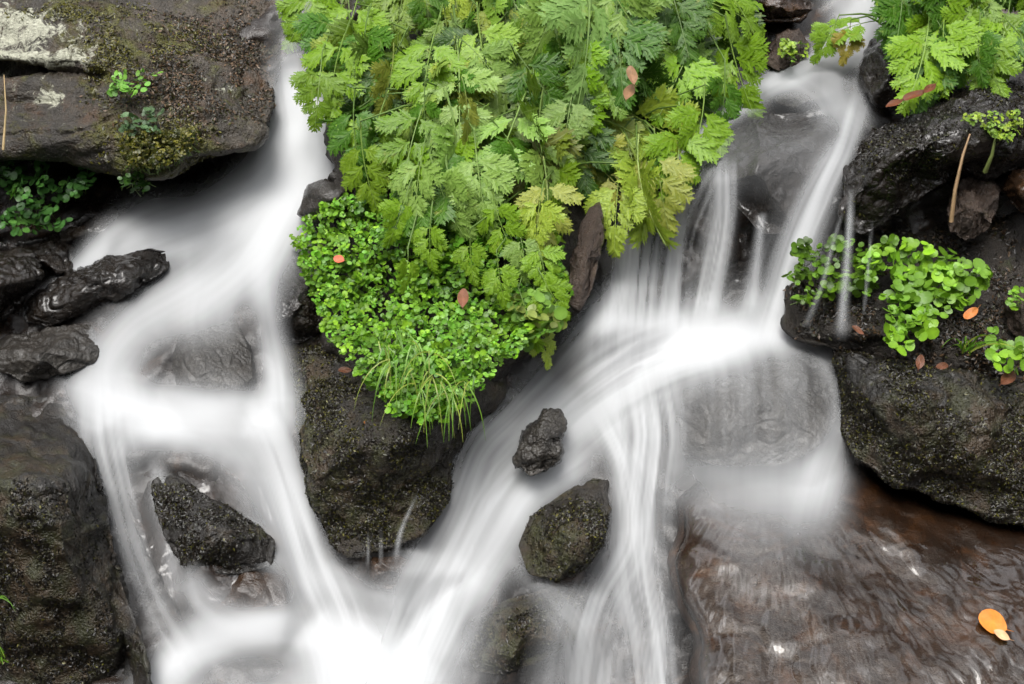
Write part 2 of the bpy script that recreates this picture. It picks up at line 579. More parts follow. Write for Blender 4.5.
# middle
rock('mossy_boulder', [(278, 335), (330, 320), (420, 330), (500, 350), (505, 395), (478, 425), (455, 455), (448, 500), (425, 532), (395, 548), (352, 556), (332, 548),
                       (318, 512), (303, 455), (290, 400)], 0.02, 0.20, M['mossy'], 'brown mossy boulder dividing the two cascades under the cress', 'boulder',
     lvl=7, p=3.6, rough=0.018, crag=0.008, moss=lsum(blob(310, 410, 25, 60), blob(370, 500, 60, 40)),
     shape=lambda px, py: 0.06 - 0.0015 * np.clip(430 - py, 0, 110) - 0.0017 * np.clip(py - 440, 0, 120))
rock('stone', [(258, 300), (268, 272), (295, 262), (325, 270), (325, 330), (300, 344), (275, 338), (262, 325)], 0.04, 0.12, M['wet'], 'black glistening stone under the left rim of the cress mat', lvl=6, crag=0.02, wet=True)
rock('stone', [(296, 215), (308, 185), (330, 174), (365, 172), (370, 215), (330, 235)], 0.08, 0.10, M['grey'], 'smooth grey stone poking out behind the top of the cress mat', lvl=5)
rock('stone', [(372, 560), (398, 552), (412, 562), (408, 580), (388, 590), (370, 580)], -0.02, 0.06, M['brown'], 'small brown stone at the foot of the mossy middle boulder', lvl=5, wet=True)
rock('pointed_stone', [(515, 462), (524, 436), (544, 411), (560, 409), (569, 420), (562, 450), (548, 470), (530, 477)], 0.06, 0.07, M['grey'],
     'small pointed grey stone standing dry in the right cascade', lvl=6, p=2.2, crag=0.016, rough=0.018)
rock('moss_stone', [(518, 545), (530, 518), (560, 495), (590, 478), (608, 480), (613, 510), (604, 540), (585, 568), (555, 583), (528, 574)], 0.02, 0.10, M['mossy'],
     'egg-shaped mossy stone below the pointed grey one', lvl=6, p=2.4, crag=0.008, moss=blob(560, 550, 40, 30))
rock('stone', [(468, 655), (480, 622), (505, 600), (550, 588), (585, 600), (575, 640), (540, 662), (500, 674), (475, 672)], 0.0, 0.10, M['mossy'],
     'low dark stone below the egg-shaped mossy one', lvl=6, p=2.4, wet=True, moss=blob(510, 640, 40, 30))
# right cascade
rock('veiled_boulder', [(660, 400), (690, 362), (745, 345), (805, 350), (838, 375), (842, 415), (825, 450), (780, 468), (720, 470), (675, 455)], 0.02, 0.09, M['grey'],
     'broad grey boulder with the right cascade spread thinly over it', 'boulder', lvl=6, p=2.6, rough=0.018, crag=0.012, wet=True)
rock('hump_rock', [(690, 165), (705, 130), (750, 116), (800, 112), (850, 105), (868, 140), (852, 190), (800, 232), (762, 235), (735, 205), (700, 190)], 0.10, 0.14, M['wet'],
     'dark humped rock at the lip of the right waterfall', lvl=6, p=2.4, rough=0.012, crag=0.008, wet=True)
rock('stone', [(765, 98), (790, 84), (830, 80), (856, 92), (850, 108), (800, 114)], 0.06, 0.08, M['grey'], 'small smooth stone in the stream above the hump of the right waterfall', lvl=5, wet=True)
rock('stone', [(572, 330), (590, 305), (620, 290), (648, 305), (650, 335), (610, 350), (580, 350)], -0.02, 0.09, M['grey'], 'rounded stone veiled at the left foot of the right waterfall', lvl=5, wet=True)
rock('stone', [(712, 312), (730, 290), (760, 290), (785, 310), (780, 335), (740, 340), (715, 332)], -0.02, 0.09, M['grey'], 'rounded stone behind the streams of the right waterfall', lvl=5, wet=True)
rock('cliff_rock', [(585, 190), (640, 160), (740, 170), (860, 190), (850, 250), (800, 300), (720, 325), (640, 320), (590, 290)], -0.16, 0.13, M['wet'],
     'dark rock face behind the streams of the right waterfall', lvl=6, p=4, rough=0.012, crag=0.012, wet=True)
rock('slab_rock', [(664, 560), (680, 528), (671, 500), (692, 474), (760, 458), (850, 455), (940, 490), (1120, 545), (1200, 700), (1000, 800), (720, 800), (702, 720), (684, 672), (692, 640), (676, 606)], 0.0, 0.12, M['slab'],
     'broad smooth brown rock slab with thin water running over it, lower right', 'rock slab', lvl=7, p=3, rough=0.012, rfreq=5, crag=0.003, tilt=(0, 0.0008), wet=True, c=(880, 610), facets=0)
rock('bank_boulder', [(836, 350), (862, 352), (920, 362), (985, 378), (1060, 380), (1100, 440), (1080, 530), (1010, 520), (950, 502), (880, 480), (852, 455), (840, 420)],
     0.07, 0.17, M['darkmoss'], 'rounded dark mossy boulder below the right-hand cress', 'boulder', lvl=7, p=3, rough=0.022, crag=0.009, c=(940, 430),
     moss=lsum(blob(1000, 450, 70, 60), blob(880, 440, 40, 40)), shape=lambda px, py: 0.05 - 0.0012 * np.clip(py - 405, 0, 150))
rock('ledge_rock', [(838, 215), (842, 165), (868, 138), (905, 118), (945, 92), (990, 82), (1080, 90), (1100, 160), (1020, 170), (960, 176), (905, 205), (870, 235), (850, 235)],
     0.16, 0.15, M['wet'], 'shaggy dark ledge beside the top of the right waterfall', lvl=7, p=3, rough=0.025, crag=0.014, c=(925, 150), shape=lambda px, py: 0.05 - 0.0016 * np.clip(py - (150 - 0.25 * (px - 900)), 0, 120))
rock('bank_rock', [(840, 205), (900, 190), (980, 190), (1090, 160), (1120, 340), (1000, 370), (900, 350), (830, 330), (800, 300), (810, 250)], -0.06, 0.12, M['soil'],
     'dark recess of wet earth and rock behind the right-hand cress', 'earth bank', lvl=6, p=4, rough=0.02, crag=0.015, c=(950, 270))
rock('cress_ledge', [(780, 330), (786, 285), (830, 268), (900, 275), (1000, 310), (1080, 330), (1080, 385), (980, 382), (900, 365), (840, 350), (800, 342)], 0.08, 0.12, M['soil'],
     'narrow ledge of black earth carrying the right-hand cress', 'earth ledge', lvl=6, p=3, rough=0.018, crag=0.014, c=(920, 328))
rock('bark_stump', [(948, 232), (946, 205), (962, 180), (990, 174), (1004, 190), (998, 215), (985, 236), (960, 240)], 0.14, 0.08, M['bark'],
     'rotten flaky stump of bark under the right ledge', 'stump', lvl=6, p=3, crag=0.016, rough=0.02, lay=(2.5, 1, 0.5))
rock('stone', [(1000, 190), (1012, 168), (1050, 160), (1060, 200), (1020, 212)], 0.14, 0.08, M['brown'], 'brown stone at the right edge beside the bark stump', lvl=5)
rock('stone', [(1004, 300), (1040, 280), (1060, 320), (1030, 345), (1008, 330)], 0.16, 0.07, M['bark'], 'rough brown stone at the right edge above the mossy boulder', lvl=5, crag=0.015)
rock('stone', [(745, 0), (770, -20), (800, -10), (815, 10), (800, 22), (765, 22)], 0.06, 0.07, M['brown'], 'brown stone beside the topmost run of the right cascade', lvl=5, crag=0.012)
rock('stone', [(762, 60), (775, 35), (800, 25), (810, 45), (800, 66), (778, 72)], 0.05, 0.06, M['bark'], 'mossy brown stone below the topmost brown one, by the right cascade', lvl=5, crag=0.015)
rock('stone', [(858, 70), (870, 40), (905, 20), (930, 60), (910, 110), (875, 105)], 0.10, 0.10, M['wet'], 'black stone under the overhanging leaves, upper right', lvl=5, crag=0.012)
bank = rock('earth_bank', [(330, 30), (380, -80), (560, -110), (740, -60), (735, 40), (700, 110), (640, 170), (600, 250), (575, 310), (530, 360), (460, 400), (380, 400), (325, 345),
                           (300, 270), (325, 200)], 0.02, 0.22, M['soil'], 'bank of black earth under the hanging leaves', 'earth bank', lvl=7, p=2.6, rough=0.03, crag=0.02, kind='structure', c=(490, 150))
rock('root', [(568, 300), (575, 250), (588, 205), (602, 200), (604, 240), (592, 290), (580, 312)], 0.18, 0.05, M['bark'], 'brown rotting root hanging under the yellowed leaves beside the right waterfall', 'root', lvl=5, lay=(2, 1, 0.5), crag=0.015)

# ------------------------------------------------------------------ moss: thousands of tiny leaflets on the boulders
def moss_mat():
    m, n, l, b, out = new_mat('moss_leaflets')
    l.new(N(n, 'ShaderNodeAttribute', attribute_name='tint').outputs['Color'], b.inputs['Base Color'])
    b.inputs['Roughness'].default_value = 0.42
    b.inputs['Specular IOR Level'].default_value = 0.4
    return m


M['flake'] = moss_mat()
DKB, OLV, YOL, LIT = np.array([.0085, .006, .0035]), np.array([.020, .020, .004]), np.array([.065, .060, .008]), np.array([.08, .065, .035])


def moss_cover(o, n, cols, wts, size=0.006, mask=None, hgt=0.5, name='moss_cover'):
    X, Fc = [(r[1], r[2]) for r in ROCKS if r[3] is o][0]
    a, b, c = X[Fc[:, 0]], X[Fc[:, 1]], X[Fc[:, 2]]
    fn = np.cross(b - a, c - a)
    ar = np.linalg.norm(fn, axis=1) + 1e-12
    fn = fn / ar[:, None]
    ctr = (a + b + c) / 3
    v = CAM - ctr
    fac = (fn * v).sum(1) / np.linalg.norm(v, axis=1)
    wgt = ar * (fac > -0.25)
    d = ctr - CAM
    dz = d @ F
    px = 512 + d[:, 0] / dz / PXM
    py = 342 - (d @ UPV) / dz / PXM
    if mask is not None:
        wgt = wgt * mask(px, py)
    wgt = wgt * np.clip(0.35 + 2.4 * fbm(ctr * 10, 4), 0.04, 1)
    k = rng.choice(len(Fc), n, p=wgt / wgt.sum())
    u, w_ = rng.random(n), rng.random(n)
    fl = u + w_ > 1
    u[fl], w_[fl] = 1 - u[fl], 1 - w_[fl]
    p = a[k] + (b[k] - a[k]) * u[:, None] + (c[k] - a[k]) * w_[:, None]
    nn = fn[k] + rng.normal(size=(n, 3)) * 0.45
    nn /= np.linalg.norm(nn, axis=1)[:, None]
    t = rng.normal(size=(n, 3))
    t -= nn * (t * nn).sum(1)[:, None]
    t /= np.linalg.norm(t, axis=1)[:, None]
    s_ = np.cross(nn, t)
    sz = (size * rng.uniform(0.5, 1.4, n))[:, None]
    p = p + fn[k] * (rng.uniform(0, hgt, n)[:, None] * size)
    V = np.stack([p - t * sz, p + s_ * sz * .45 + nn * sz * .1, p + t * sz + nn * sz * .35, p - s_ * sz * .45 + nn * sz * .1], 1).reshape(-1, 3)
    ci = rng.choice(len(cols), n, p=np.array(wts) / sum(wts))
    col = np.array(cols)[ci] * rng.uniform(.6, 1.4, (n, 1))
    ctr0 = np.array(o.location)
    me = mesh_from(name, V - ctr0, np.arange(4 * n).reshape(n, 4), smooth=False, attrs={'tint': np.repeat(col, 4, 0)})
    return link(name, me, M['flake'], o)


for r_ in list(ROCKS):
    o_ = r_[3]
    lb = o_.get('label', '')
    if r_[0] == 'mossy_boulder':
        moss_cover(o_, 26000, [DKB, OLV, YOL, LIT], [8, 3, 1.0, .2], 0.0044, lsum(blob(310, 420, 40, 90), blob(390, 500, 80, 50), blob(350, 470, 60, 60)))
    elif r_[0] == 'bank_boulder' and 'lower left' in lb:
        moss_cover(o_, 14000, [DKB * .6, OLV * .8, YOL, LIT], [14, 1.2, .4, .1], 0.0042, lambda px, py: (py > 480) * (0.25 + blob(10, 560, 60, 90)(px, py) + blob(60, 660, 60, 60)(px, py)))  # moss darkened in tint as well: the front face's shade put into colour
    elif r_[0] == 'bank_boulder':
        moss_cover(o_, 30000, [DKB, OLV, YOL, LIT], [9, 2.4, 1.1, .12], 0.0042)
    elif r_[0] == 'moss_stone':
        moss_cover(o_, 5000, [DKB, OLV, YOL, LIT], [7, 2.5, .8, .2], 0.0042, lambda px, py: 0.15 + blob(560, 545, 45, 35)(px, py))
    elif 'low dark stone' in lb:
        moss_cover(o_, 3000, [DKB, OLV, LIT], [6, 2, .2], 0.0048)
    elif r_[0] == 'lichen_boulder':
        moss_cover(o_, 9000, [OLV, YOL, YOL * 1.5, DKB], [3, 4, 1.5, 2], 0.0050, lsum(blob(160, 145, 35, 22), blob(112, 62, 20, 25), blob(85, 12, 40, 7), blob(170, 42, 30, 12)))
        moss_cover(o_, 7000, [DKB * 2, OLV, np.array([.09, .055, .03])], [3, 1, 2], 0.0050, lsum(blob(220, 50, 60, 40), blob(190, 90, 60, 30)), name='brown_moss')
    elif 'pebbly' in lb:
        moss_cover(o_, 4500, [DKB, OLV, np.array([.05, .05, .045]), YOL], [8, 1, 1.5, .3], 0.0042, lambda px, py: py > 485)  # flakes for a pebbly grain; the grey ones are painted glints
    elif r_[0] == 'cress_ledge' or r_[0] == 'bank_rock':
        moss_cover(o_, 9000, [DKB, OLV, np.array([.05, .03, .015])], [6, 1, 2], 0.0058, name='litter')
    elif r_[0] == 'ledge_rock' and 'shaggy' in lb:
        moss_cover(o_, 7000, [DKB, OLV, YOL], [8, 1.2, .4], 0.0046, lambda px, py: 0.1 + blob(890, 140, 35, 25)(px, py) + blob(980, 90, 30, 14)(px, py))
    elif r_[0] == 'earth_bank' and False:
        pass

# ------------------------------------------------------------------ water
def stroke_coords(pts, gxx, gyy):
    """distance across (signed, px), distance along (px), half width and strength at the nearest point of a polyline"""
    best = np.full(gxx.shape, 1e9)
    T = np.zeros(gxx.shape); Sx = np.zeros(gxx.shape); W = np.ones(gxx.shape); A = np.zeros(gxx.shape)
    s0 = 0
    # smooth the polyline (Catmull-Rom)
    p = np.array(pts, float)
    q = np.concatenate([[2 * p[0] - p[1]], p, [2 * p[-1] - p[-2]]])
    out = []
    for i in range(1, len(q) - 2):
        for t in np.linspace(0, 1, 7, endpoint=False):
            out.append(0.5 * ((2 * q[i]) + (-q[i - 1] + q[i + 1]) * t + (2 * q[i - 1] - 5 * q[i] + 4 * q[i + 1] - q[i + 2]) * t * t + (-q[i - 1] + 3 * q[i] - 3 * q[i + 1] + q[i + 2]) * t ** 3))
    out.append(p[-1])
    p = np.array(out)
    for a, b in zip(p[:-1], p[1:]):
        d = b[:2] - a[:2]
        L = np.hypot(*d)
        if L < 1e-6:
            continue
        d = d / L
        rx, ry = gxx - a[0], gyy - a[1]
        s = rx * d[0] + ry * d[1]
        sc = np.clip(s, 0, L)
        t = -rx * d[1] + ry * d[0]
        ex = s - sc
        dist = np.hypot(t, ex)
        k = dist < best
        f = sc / L
        best = np.where(k, dist, best)
        T = np.where(k, t, T)
        Sx = np.where(k, s0 + s, Sx)
        W = np.where(k, a[2] + (b[2] - a[2]) * f, W)
        A = np.where(k, a[3] + (b[3] - a[3]) * f, A)
        s0 += L
    return T, Sx, np.maximum(W, 0.5), A * np.clip(0.5 + np.minimum(Sx, s0 - Sx) / (2.0 * W) , 0, 1), best


WX = np.arange(-60, 1086, 2.0)
WY = np.arange(-60, 762, 2.0)
GWX, GWY = np.meshgrid(WX, WY)


def dens(strokes, gain=0.95):
    keep = np.ones(GWX.shape)
    for k, (pts, soft, streak, freq) in enumerate(strokes):
        T, Sx, W, A, dist = stroke_coords(pts, GWX, GWY)
        u = dist / W
        prof = np.exp(-np.clip(u, 0, 6) ** soft)
        q = np.stack([T * freq * 0.75, Sx * 0.004, np.full(T.shape, k * 5.3)], -1)
        st = fbm(q, 3, gain=0.6)
        st2 = fbm(q * np.array([.25, 1.5, 1]) + 9, 2)
        d = gain * A * prof * (1 - streak * np.clip(0.5 + 0.9 * st + 0.5 * st2, 0, 1))
        keep *= 1 - np.clip(d, 0, 0.995)
    return 1 - keep


# (x, y, half width, strength) along the flow; edge softness; streakiness; streak frequency
LEFT = [
    ([(306, -60, 26, .22), (304, 10, 26, .26), (300, 52, 28, .34), (300, 72, 30, .6), (302, 90, 33, .93), (306, 130, 40, .97), (298, 185, 46, .9)], 3.2, .3, .09),
    ([(318, 95, 22, .6), (300, 140, 30, .9), (268, 184, 30, .96), (222, 214, 30, .95), (170, 234, 27, .9), (112, 256, 22, .68), (62, 288, 12, .55), (25, 312, 10, .3)], 3.0, .25, .06),
    ([(180, 205, 20, .5), (140, 218, 20, .6), (100, 248, 14, .5), (70, 275, 10, .4)], 2, .2, .06),
    ([(300, 150, 42, .9), (268, 215, 40, .95), (238, 258, 40, .93), (196, 292, 34, .85), (138, 328, 27, .75), (110, 366, 32, .75), (115, 410, 38, .85)], 2.2, .25, .05),
    ([(318, 150, 24, .85), (286, 215, 24, .8), (264, 270, 17, .6), (268, 320, 14, .45), (277, 370, 16, .75), (280, 420, 24, .9)], 2.2, .28, .08),
    ([(215, 285, 34, .6), (208, 318, 32, .36), (212, 355, 36, .06), (214, 396, 40, .12), (214, 430, 44, .3)], 2.2, .25, .08),
    ([(58, 386, 14, .25), (84, 392, 20, .55), (120, 408, 28, .78), (180, 418, 26, .8), (240, 422, 24, .72), (280, 430, 22, .7)], 1.8, .18, .07),
    ([(105, 400, 28, .8), (108, 440, 27, .7), (122, 500, 22, .5), (136, 555, 19, .42), (158, 610, 18, .42), (188, 660, 20, .6)], 2.2, .5, .14),
    ([(130, 425, 24, .75), (200, 428, 24, .6), (238, 455, 26, .5), (262, 500, 24, .42), (290, 560, 20, .32), (310, 620, 22, .2)], 2, .12, .09),
    ([(255, 405, 22, .85), (276, 450, 22, .78), (296, 510, 20, .88), (316, 570, 22, .9), (338, 625, 34, .9), (352, 690, 48, .9), (352, 780, 60, .9)], 2.4, .42, .11),
    ([(156, 462, 8, .3), (162, 505, 12, .5), (170, 545, 10, .42), (176, 600, 10, .3)], 2.2, .4, .2),
    ([(190, 570, 10, .5), (202, 598, 18, .55), (235, 622, 20, .4), (280, 630, 20, .5)], 2, .3, .1),
    ([(238, 520, 10, .25), (262, 545, 12, .25), (280, 575, 12, .2)], 2, .4, .12),
    ([(140, 740, 24, .8), (172, 668, 22, .92), (222, 640, 20, .82), (290, 632, 22, .8), (350, 645, 30, .85), (430, 670, 40, .85)], 2.2, .12, .05),
    ([(170, 712, 40, .5), (280, 690, 40, .42), (360, 680, 50, .8), (450, 700, 60, .9)], 2, .12, .05),
    ([(165, 395, 14, .4), (205, 408, 14, .6), (250, 402, 12, .5)], 2, .1, .05),
    ([(185, 628, 14, .5), (230, 626, 14, .5), (300, 622, 14, .6)], 2, .1, .05),
    ([(310, 570, 20, .4), (375, 596, 16, .42), (440, 612, 26, .5)], 2, .25, .06),
]
RIGHT = [
    ([(884, -60, 30, .8), (872, 10, 28, .82), (852, 50, 26, .5), (842, 85, 26, .38), (858, 125, 20, .4)], 2.4, .25, .08),
    ([(830, -20, 20, .4), (850, 30, 16, .55), (815, 62, 14, .65), (775, 82, 13, .8), (738, 104, 11, .78), (710, 130, 9, .6), (690, 172, 12, .5)], 2.2, .2, .1),
    ([(780, 72, 14, .5), (820, 100, 16, .32), (830, 125, 12, .3)], 2, .2, .1),
    ([(690, 142, 28, .16), (760, 150, 46, .10), (850, 150, 26, .22)], 2, .3, .08),
    ([(858, 100, 14, .5), (842, 150, 12, .6), (822, 195, 13, .75), (802, 245, 14, .82), (786, 290, 13, .82), (772, 340, 16, .9)], 2.6, .5, .16),
    ([(840, 150, 12, .4), (800, 230, 24, .38), (765, 330, 30, .45)], 2.4, .55, .14),
    ([(762, 215, 4, .35), (756, 262, 5, .45), (750, 312, 9, .5)], 2, .3, .2),
    ([(700, 130, 16, .4), (672, 190, 40, .5), (655, 240, 46, .52), (645, 340, 58, .6)], 3.2, .9, .2),
    ([(722, 165, 14, .6), (720, 225, 13, .66), (702, 320, 18, .66)], 2.6, .55, .2),
    ([(692, 175, 8, .5), (676, 240, 8, .5), (666, 325, 12, .5)], 2.2, .3, .2),
    ([(650, 190, 8, .3), (628, 260, 9, .4), (604, 330, 14, .4)], 2.2, .3, .2),
    ([(590, 322, 14, .4), (650, 330, 22, .75), (700, 338, 25, .95), (750, 336, 21, .88), (800, 330, 17, .58), (845, 330, 10, .35)], 2, .08, .05),
    ([(740, 335, 30, .9), (660, 358, 34, .94), (600, 392, 40, .86), (545, 440, 34, .72), (500, 490, 32, .86), (468, 550, 34, .9), (435, 620, 42, .92), (405, 690, 48, .92), (375, 780, 60, .92)], 2.2, .4, .09),
    ([(612, 300, 20, .4), (560, 360, 24, .48), (515, 410, 28, .55), (478, 450, 26, .6), (452, 520, 24, .55), (410, 600, 24, .6)], 2.2, .45, .12),
    ([(735, 325, 60, .55), (750, 365, 72, .42), (752, 405, 76, .22), (752, 450, 78, .2), (752, 500, 70, .22)], 2.8, .5, .1),
    ([(815, 330, 18, .5), (836, 385, 10, .32), (836, 435, 11, .5), (824, 470, 18, .75), (814, 505, 26, .4), (806, 540, 30, .15)], 2.2, .25, .1),
    ([(668, 452, 20, .25), (690, 468, 20, .26), (740, 478, 22, .22), (790, 480, 24, .3), (836, 462, 22, .4)], 1.7, .12, .08),
    ([(680, 492, 26, .16), (740, 496, 30, .18), (830, 490, 30, .3)], 1.7, .2, .06),
    ([(640, 380, 40, .75), (648, 430, 32, .8), (645, 470, 28, .88), (640, 520, 26, .84), (645, 580, 28, .7), (655, 640, 28, .75), (664, 740, 30, .75)], 2.6, .6, .16),
    ([(602, 415, 20, .65), (624, 470, 14, .7), (630, 540, 18, .62), (600, 600, 30, .5), (585, 660, 38, .5), (575, 760, 50, .5)], 2.2, .55, .14),
    ([(585, 455, 24, .75), (530, 495, 18, .85), (500, 540, 22, .8), (462, 600, 20, .75)], 2, .22, .08),
    ([(515, 560, 12, .3), (555, 600, 20, .24), (585, 650, 26, .35), (580, 740, 30, .4)], 2, .45, .14),
    ([(688, 560, 6, .1), (694, 610, 7, .3), (702, 660, 9, .4), (706, 740, 10, .4)], 2.2, .2, .2),
    ([(690, 500, 50, .14), (800, 505, 46, .18)], 1.7, .3, .06),
    ([(750, 500, 70, .14), (820, 570, 70, .10)], 2, .5, .05),  # faint foam put over the slab in place of stronger sky reflection
]
FREE = [
    ([(851, 190, 2.5, .15), (850, 222, 3, .42), (847, 265, 3.5, .4), (843, 312, 4.5, .36), (842, 336, 8, .15)], 1.8, .3, .3),
    ([(842, 214, 1.6, .1), (834, 240, 2, .26), (822, 285, 2.2, .22), (806, 326, 4, .1)], 1.8, .3, .3),
    ([(872, 222, 1, .05), (869, 260, 1.2, .25), (864, 312, 1.4, .12)], 1.8, .2, .3),
]
TRICKLES = [
    ([(417, 494, 1, .1), (408, 515, 1.6, .4), (400, 535, 2, .42), (396, 560, 3, .15)], 1.8, .3, .3),
    ([(367, 528, .8, .05), (368, 548, 1.1, .22), (368, 566, 2, .1)], 1.8, .2, .3),
    ([(381, 524, .8, .05), (381, 546, 1.1, .26), (381, 566, 2, .1)], 1.8, .2, .3),
]


def blur(A, n):
    k = np.exp(-np.linspace(-2.2, 2.2, 2 * n + 1) ** 2)
    k /= k.sum()
    pad = np.pad(A, n, mode='edge')
    pad = np.apply_along_axis(lambda v: np.convolve(v, k, 'valid'), 0, pad)
    return np.apply_along_axis(lambda v: np.convolve(v, k, 'valid'), 1, pad)


def dilate(A, n):
    B = A.copy()
    for d in range(1, n + 1):
        for ax in (0, 1):
            B = np.maximum(B, np.roll(A, d, ax)); B = np.maximum(B, np.roll(A, -d, ax))
    return B


def surface_h(gxx, gyy, meshes):
    off = 0
    vs, fs = [], []
    for V, Fc in meshes:
        vs.append(V); fs.append(Fc + off); off += len(V)
    bvh = BVHTree.FromPolygons(np.concatenate(vs).tolist(), np.concatenate(fs).tolist())
    tgt = P(gxx, gyy, 0)
    H = np.full(gxx.shape, -0.15)
    c = Vector(CAM)
    for j in range(gxx.shape[0]):
        for i in range(gxx.shape[1]):
            hit = bvh.ray_cast(c, Vector(tgt[j, i]) - c)[0]
            if hit is not None:
                H[j, i] = np.dot(np.array(hit), NRM)
    return H


cx_, cy_ = np.meshgrid(np.arange(-64, 1092, 4.0), np.arange(-64, 768, 4.0))
HS = surface_h(cx_, cy_, WET)
HS0 = HS
HS = np.maximum(blur(blur(dilate(HS0, 3), 7), 4), blur(dilate(HS0, 1), 2) + 0.008)
HS = blur(HS, 4)
for _ in range(2):          # falling water leaves the lip in an arc: the sheet never hangs back under itself
    for j in range(1, HS.shape[0]):
        HS[j] = np.maximum(HS[j], HS[j - 1] - 0.0015 * 4)
    for j in range(HS.shape[0] - 2, -1, -1):
        HS[j] = np.maximum(HS[j], HS[j + 1] - 0.006 * 4)
    for i in range(1, HS.shape[1]):
        HS[:, i] = np.maximum(HS[:, i], HS[:, i - 1] - 0.0022 * 4)
    for i in range(HS.shape[1] - 2, -1, -1):
        HS[:, i] = np.maximum(HS[:, i], HS[:, i + 1] - 0.0022 * 4)
HS = blur(HS, 4)


def sample(H, px, py, x0=-64, y0=-64, st=4.0):
    fx = np.clip((px - x0) / st, 0, H.shape[1] - 1.001)
    fy = np.clip((py - y0) / st, 0, H.shape[0] - 1.001)
    ix, iy = fx.astype(int), fy.astype(int)
    ax, ay = fx - ix, fy - iy
    return (H[iy, ix] * (1 - ax) + H[iy, ix + 1] * ax) * (1 - ay) + (H[iy + 1, ix] * (1 - ax) + H[iy + 1, ix + 1] * ax) * ay


def water_sheet(name, strokes, label, lift, mask=None):
    D = dens(strokes)
    if mask is not None:
        D = D * mask(GWX, GWY)
    H = sample(HS, GWX, GWY) + lift + 0.012 * D
    X = P(GWX, GWY, H)
    Fc = grid_faces(*GWX.shape)
    dv = D.ravel()
    keep = dv[Fc].max(1) > 0.012
    Fc = Fc[keep]
    used = np.unique(Fc)
    mp = np.full(len(dv), -1)
    mp[used] = np.arange(len(used))
    me = mesh_from(name, X.reshape(-1, 3)[used], mp[Fc], attrs={'foam': np.clip(dv[used] - 0.012, 0, 1)})
    o = link(name, me, M['water'])
    return tag(o, label, 'water', kind='structure')


water_sheet('water', LEFT, 'white silky water of the left cascade', 0.012)
water_sheet('water', RIGHT, 'white silky water of the right cascade', 0.018,
            lambda x, y: 1 - 0.8 * np.clip((x - 662) / 22, 0, 1) * np.clip((y - 500) / 40, 0, 1) * np.clip((745 - x) / 45, 0, 1))

# trickles falling free in front of the rocks: narrow curved strips hanging from what they run off
ALLT = [(r_[1], r_[2]) for r_ in ROCKS]
HA = surface_h(cx_, cy_, ALLT)
KEEP_HS = HS
HS = dilate(HA, 3)
water_sheet('water', TRICKLES, 'thin white trickles dripping off the boulders and ledges', 0.012)
HS = np.maximum(blur(dilate(HA, 6), 6), 0.285 - 0.0006 * np.clip(cy_ - 250, 0, 200))
water_sheet('water', FREE, 'thin white trickles falling free in front of the shaded cress', 0.0)
HS = KEEP_HS

# thin clear water running over the slab
fx, fy = np.meshgrid(np.arange(664, 1100, 2.0), np.arange(456, 780, 2.0))
slab = [r for r in ROCKS if r[0] == 'slab_rock'][0]
sh = surface_h(*np.meshgrid(np.arange(656, 1112, 4.0), np.arange(448, 792, 4.0)), [(slab[1], slab[2])])
ok = sh > -0.149
sh = blur(sh, 3)
Hf = sample(sh, fx, fy, 656, 448)
ang = np.arctan2(fy - 430, fx - 770)
rad = np.hypot(fy - 430, fx - 770)
q = np.stack([ang * 24 + 0.9 * fbm(np.stack([fx * .012, fy * .012, fx * 0], -1), 3), rad * 0.022, fx * 0], -1)
rip = fbm(q, 3, gain=0.55)
q2 = np.stack([ang * 60 + 1.6 * fbm(np.stack([fx * .02, fy * .02, fx * 0 + 4], -1), 3), rad * 0.05, fx * 0 + 7], -1)
rip = rip + 0.22 * fbm(q2, 2)
amp = 0.0009 + 0.0022 * np.clip((fx - 760) / 200, 0, 1) * np.clip((fy - 480) / 60, 0, 1)
Xf = P(fx, fy, Hf + 0.008 + amp * rip)
ff = grid_faces(*fx.shape)
okf = sample(ok.astype(float), fx, fy, 656, 448).ravel()
ff = ff[okf[ff].min(1) > 0.97]
fo = link('water', mesh_from('water', Xf.reshape(-1, 3), ff), M['film'])
tag(fo, 'thin clear rippling water running over the brown slab', 'water', kind='structure')

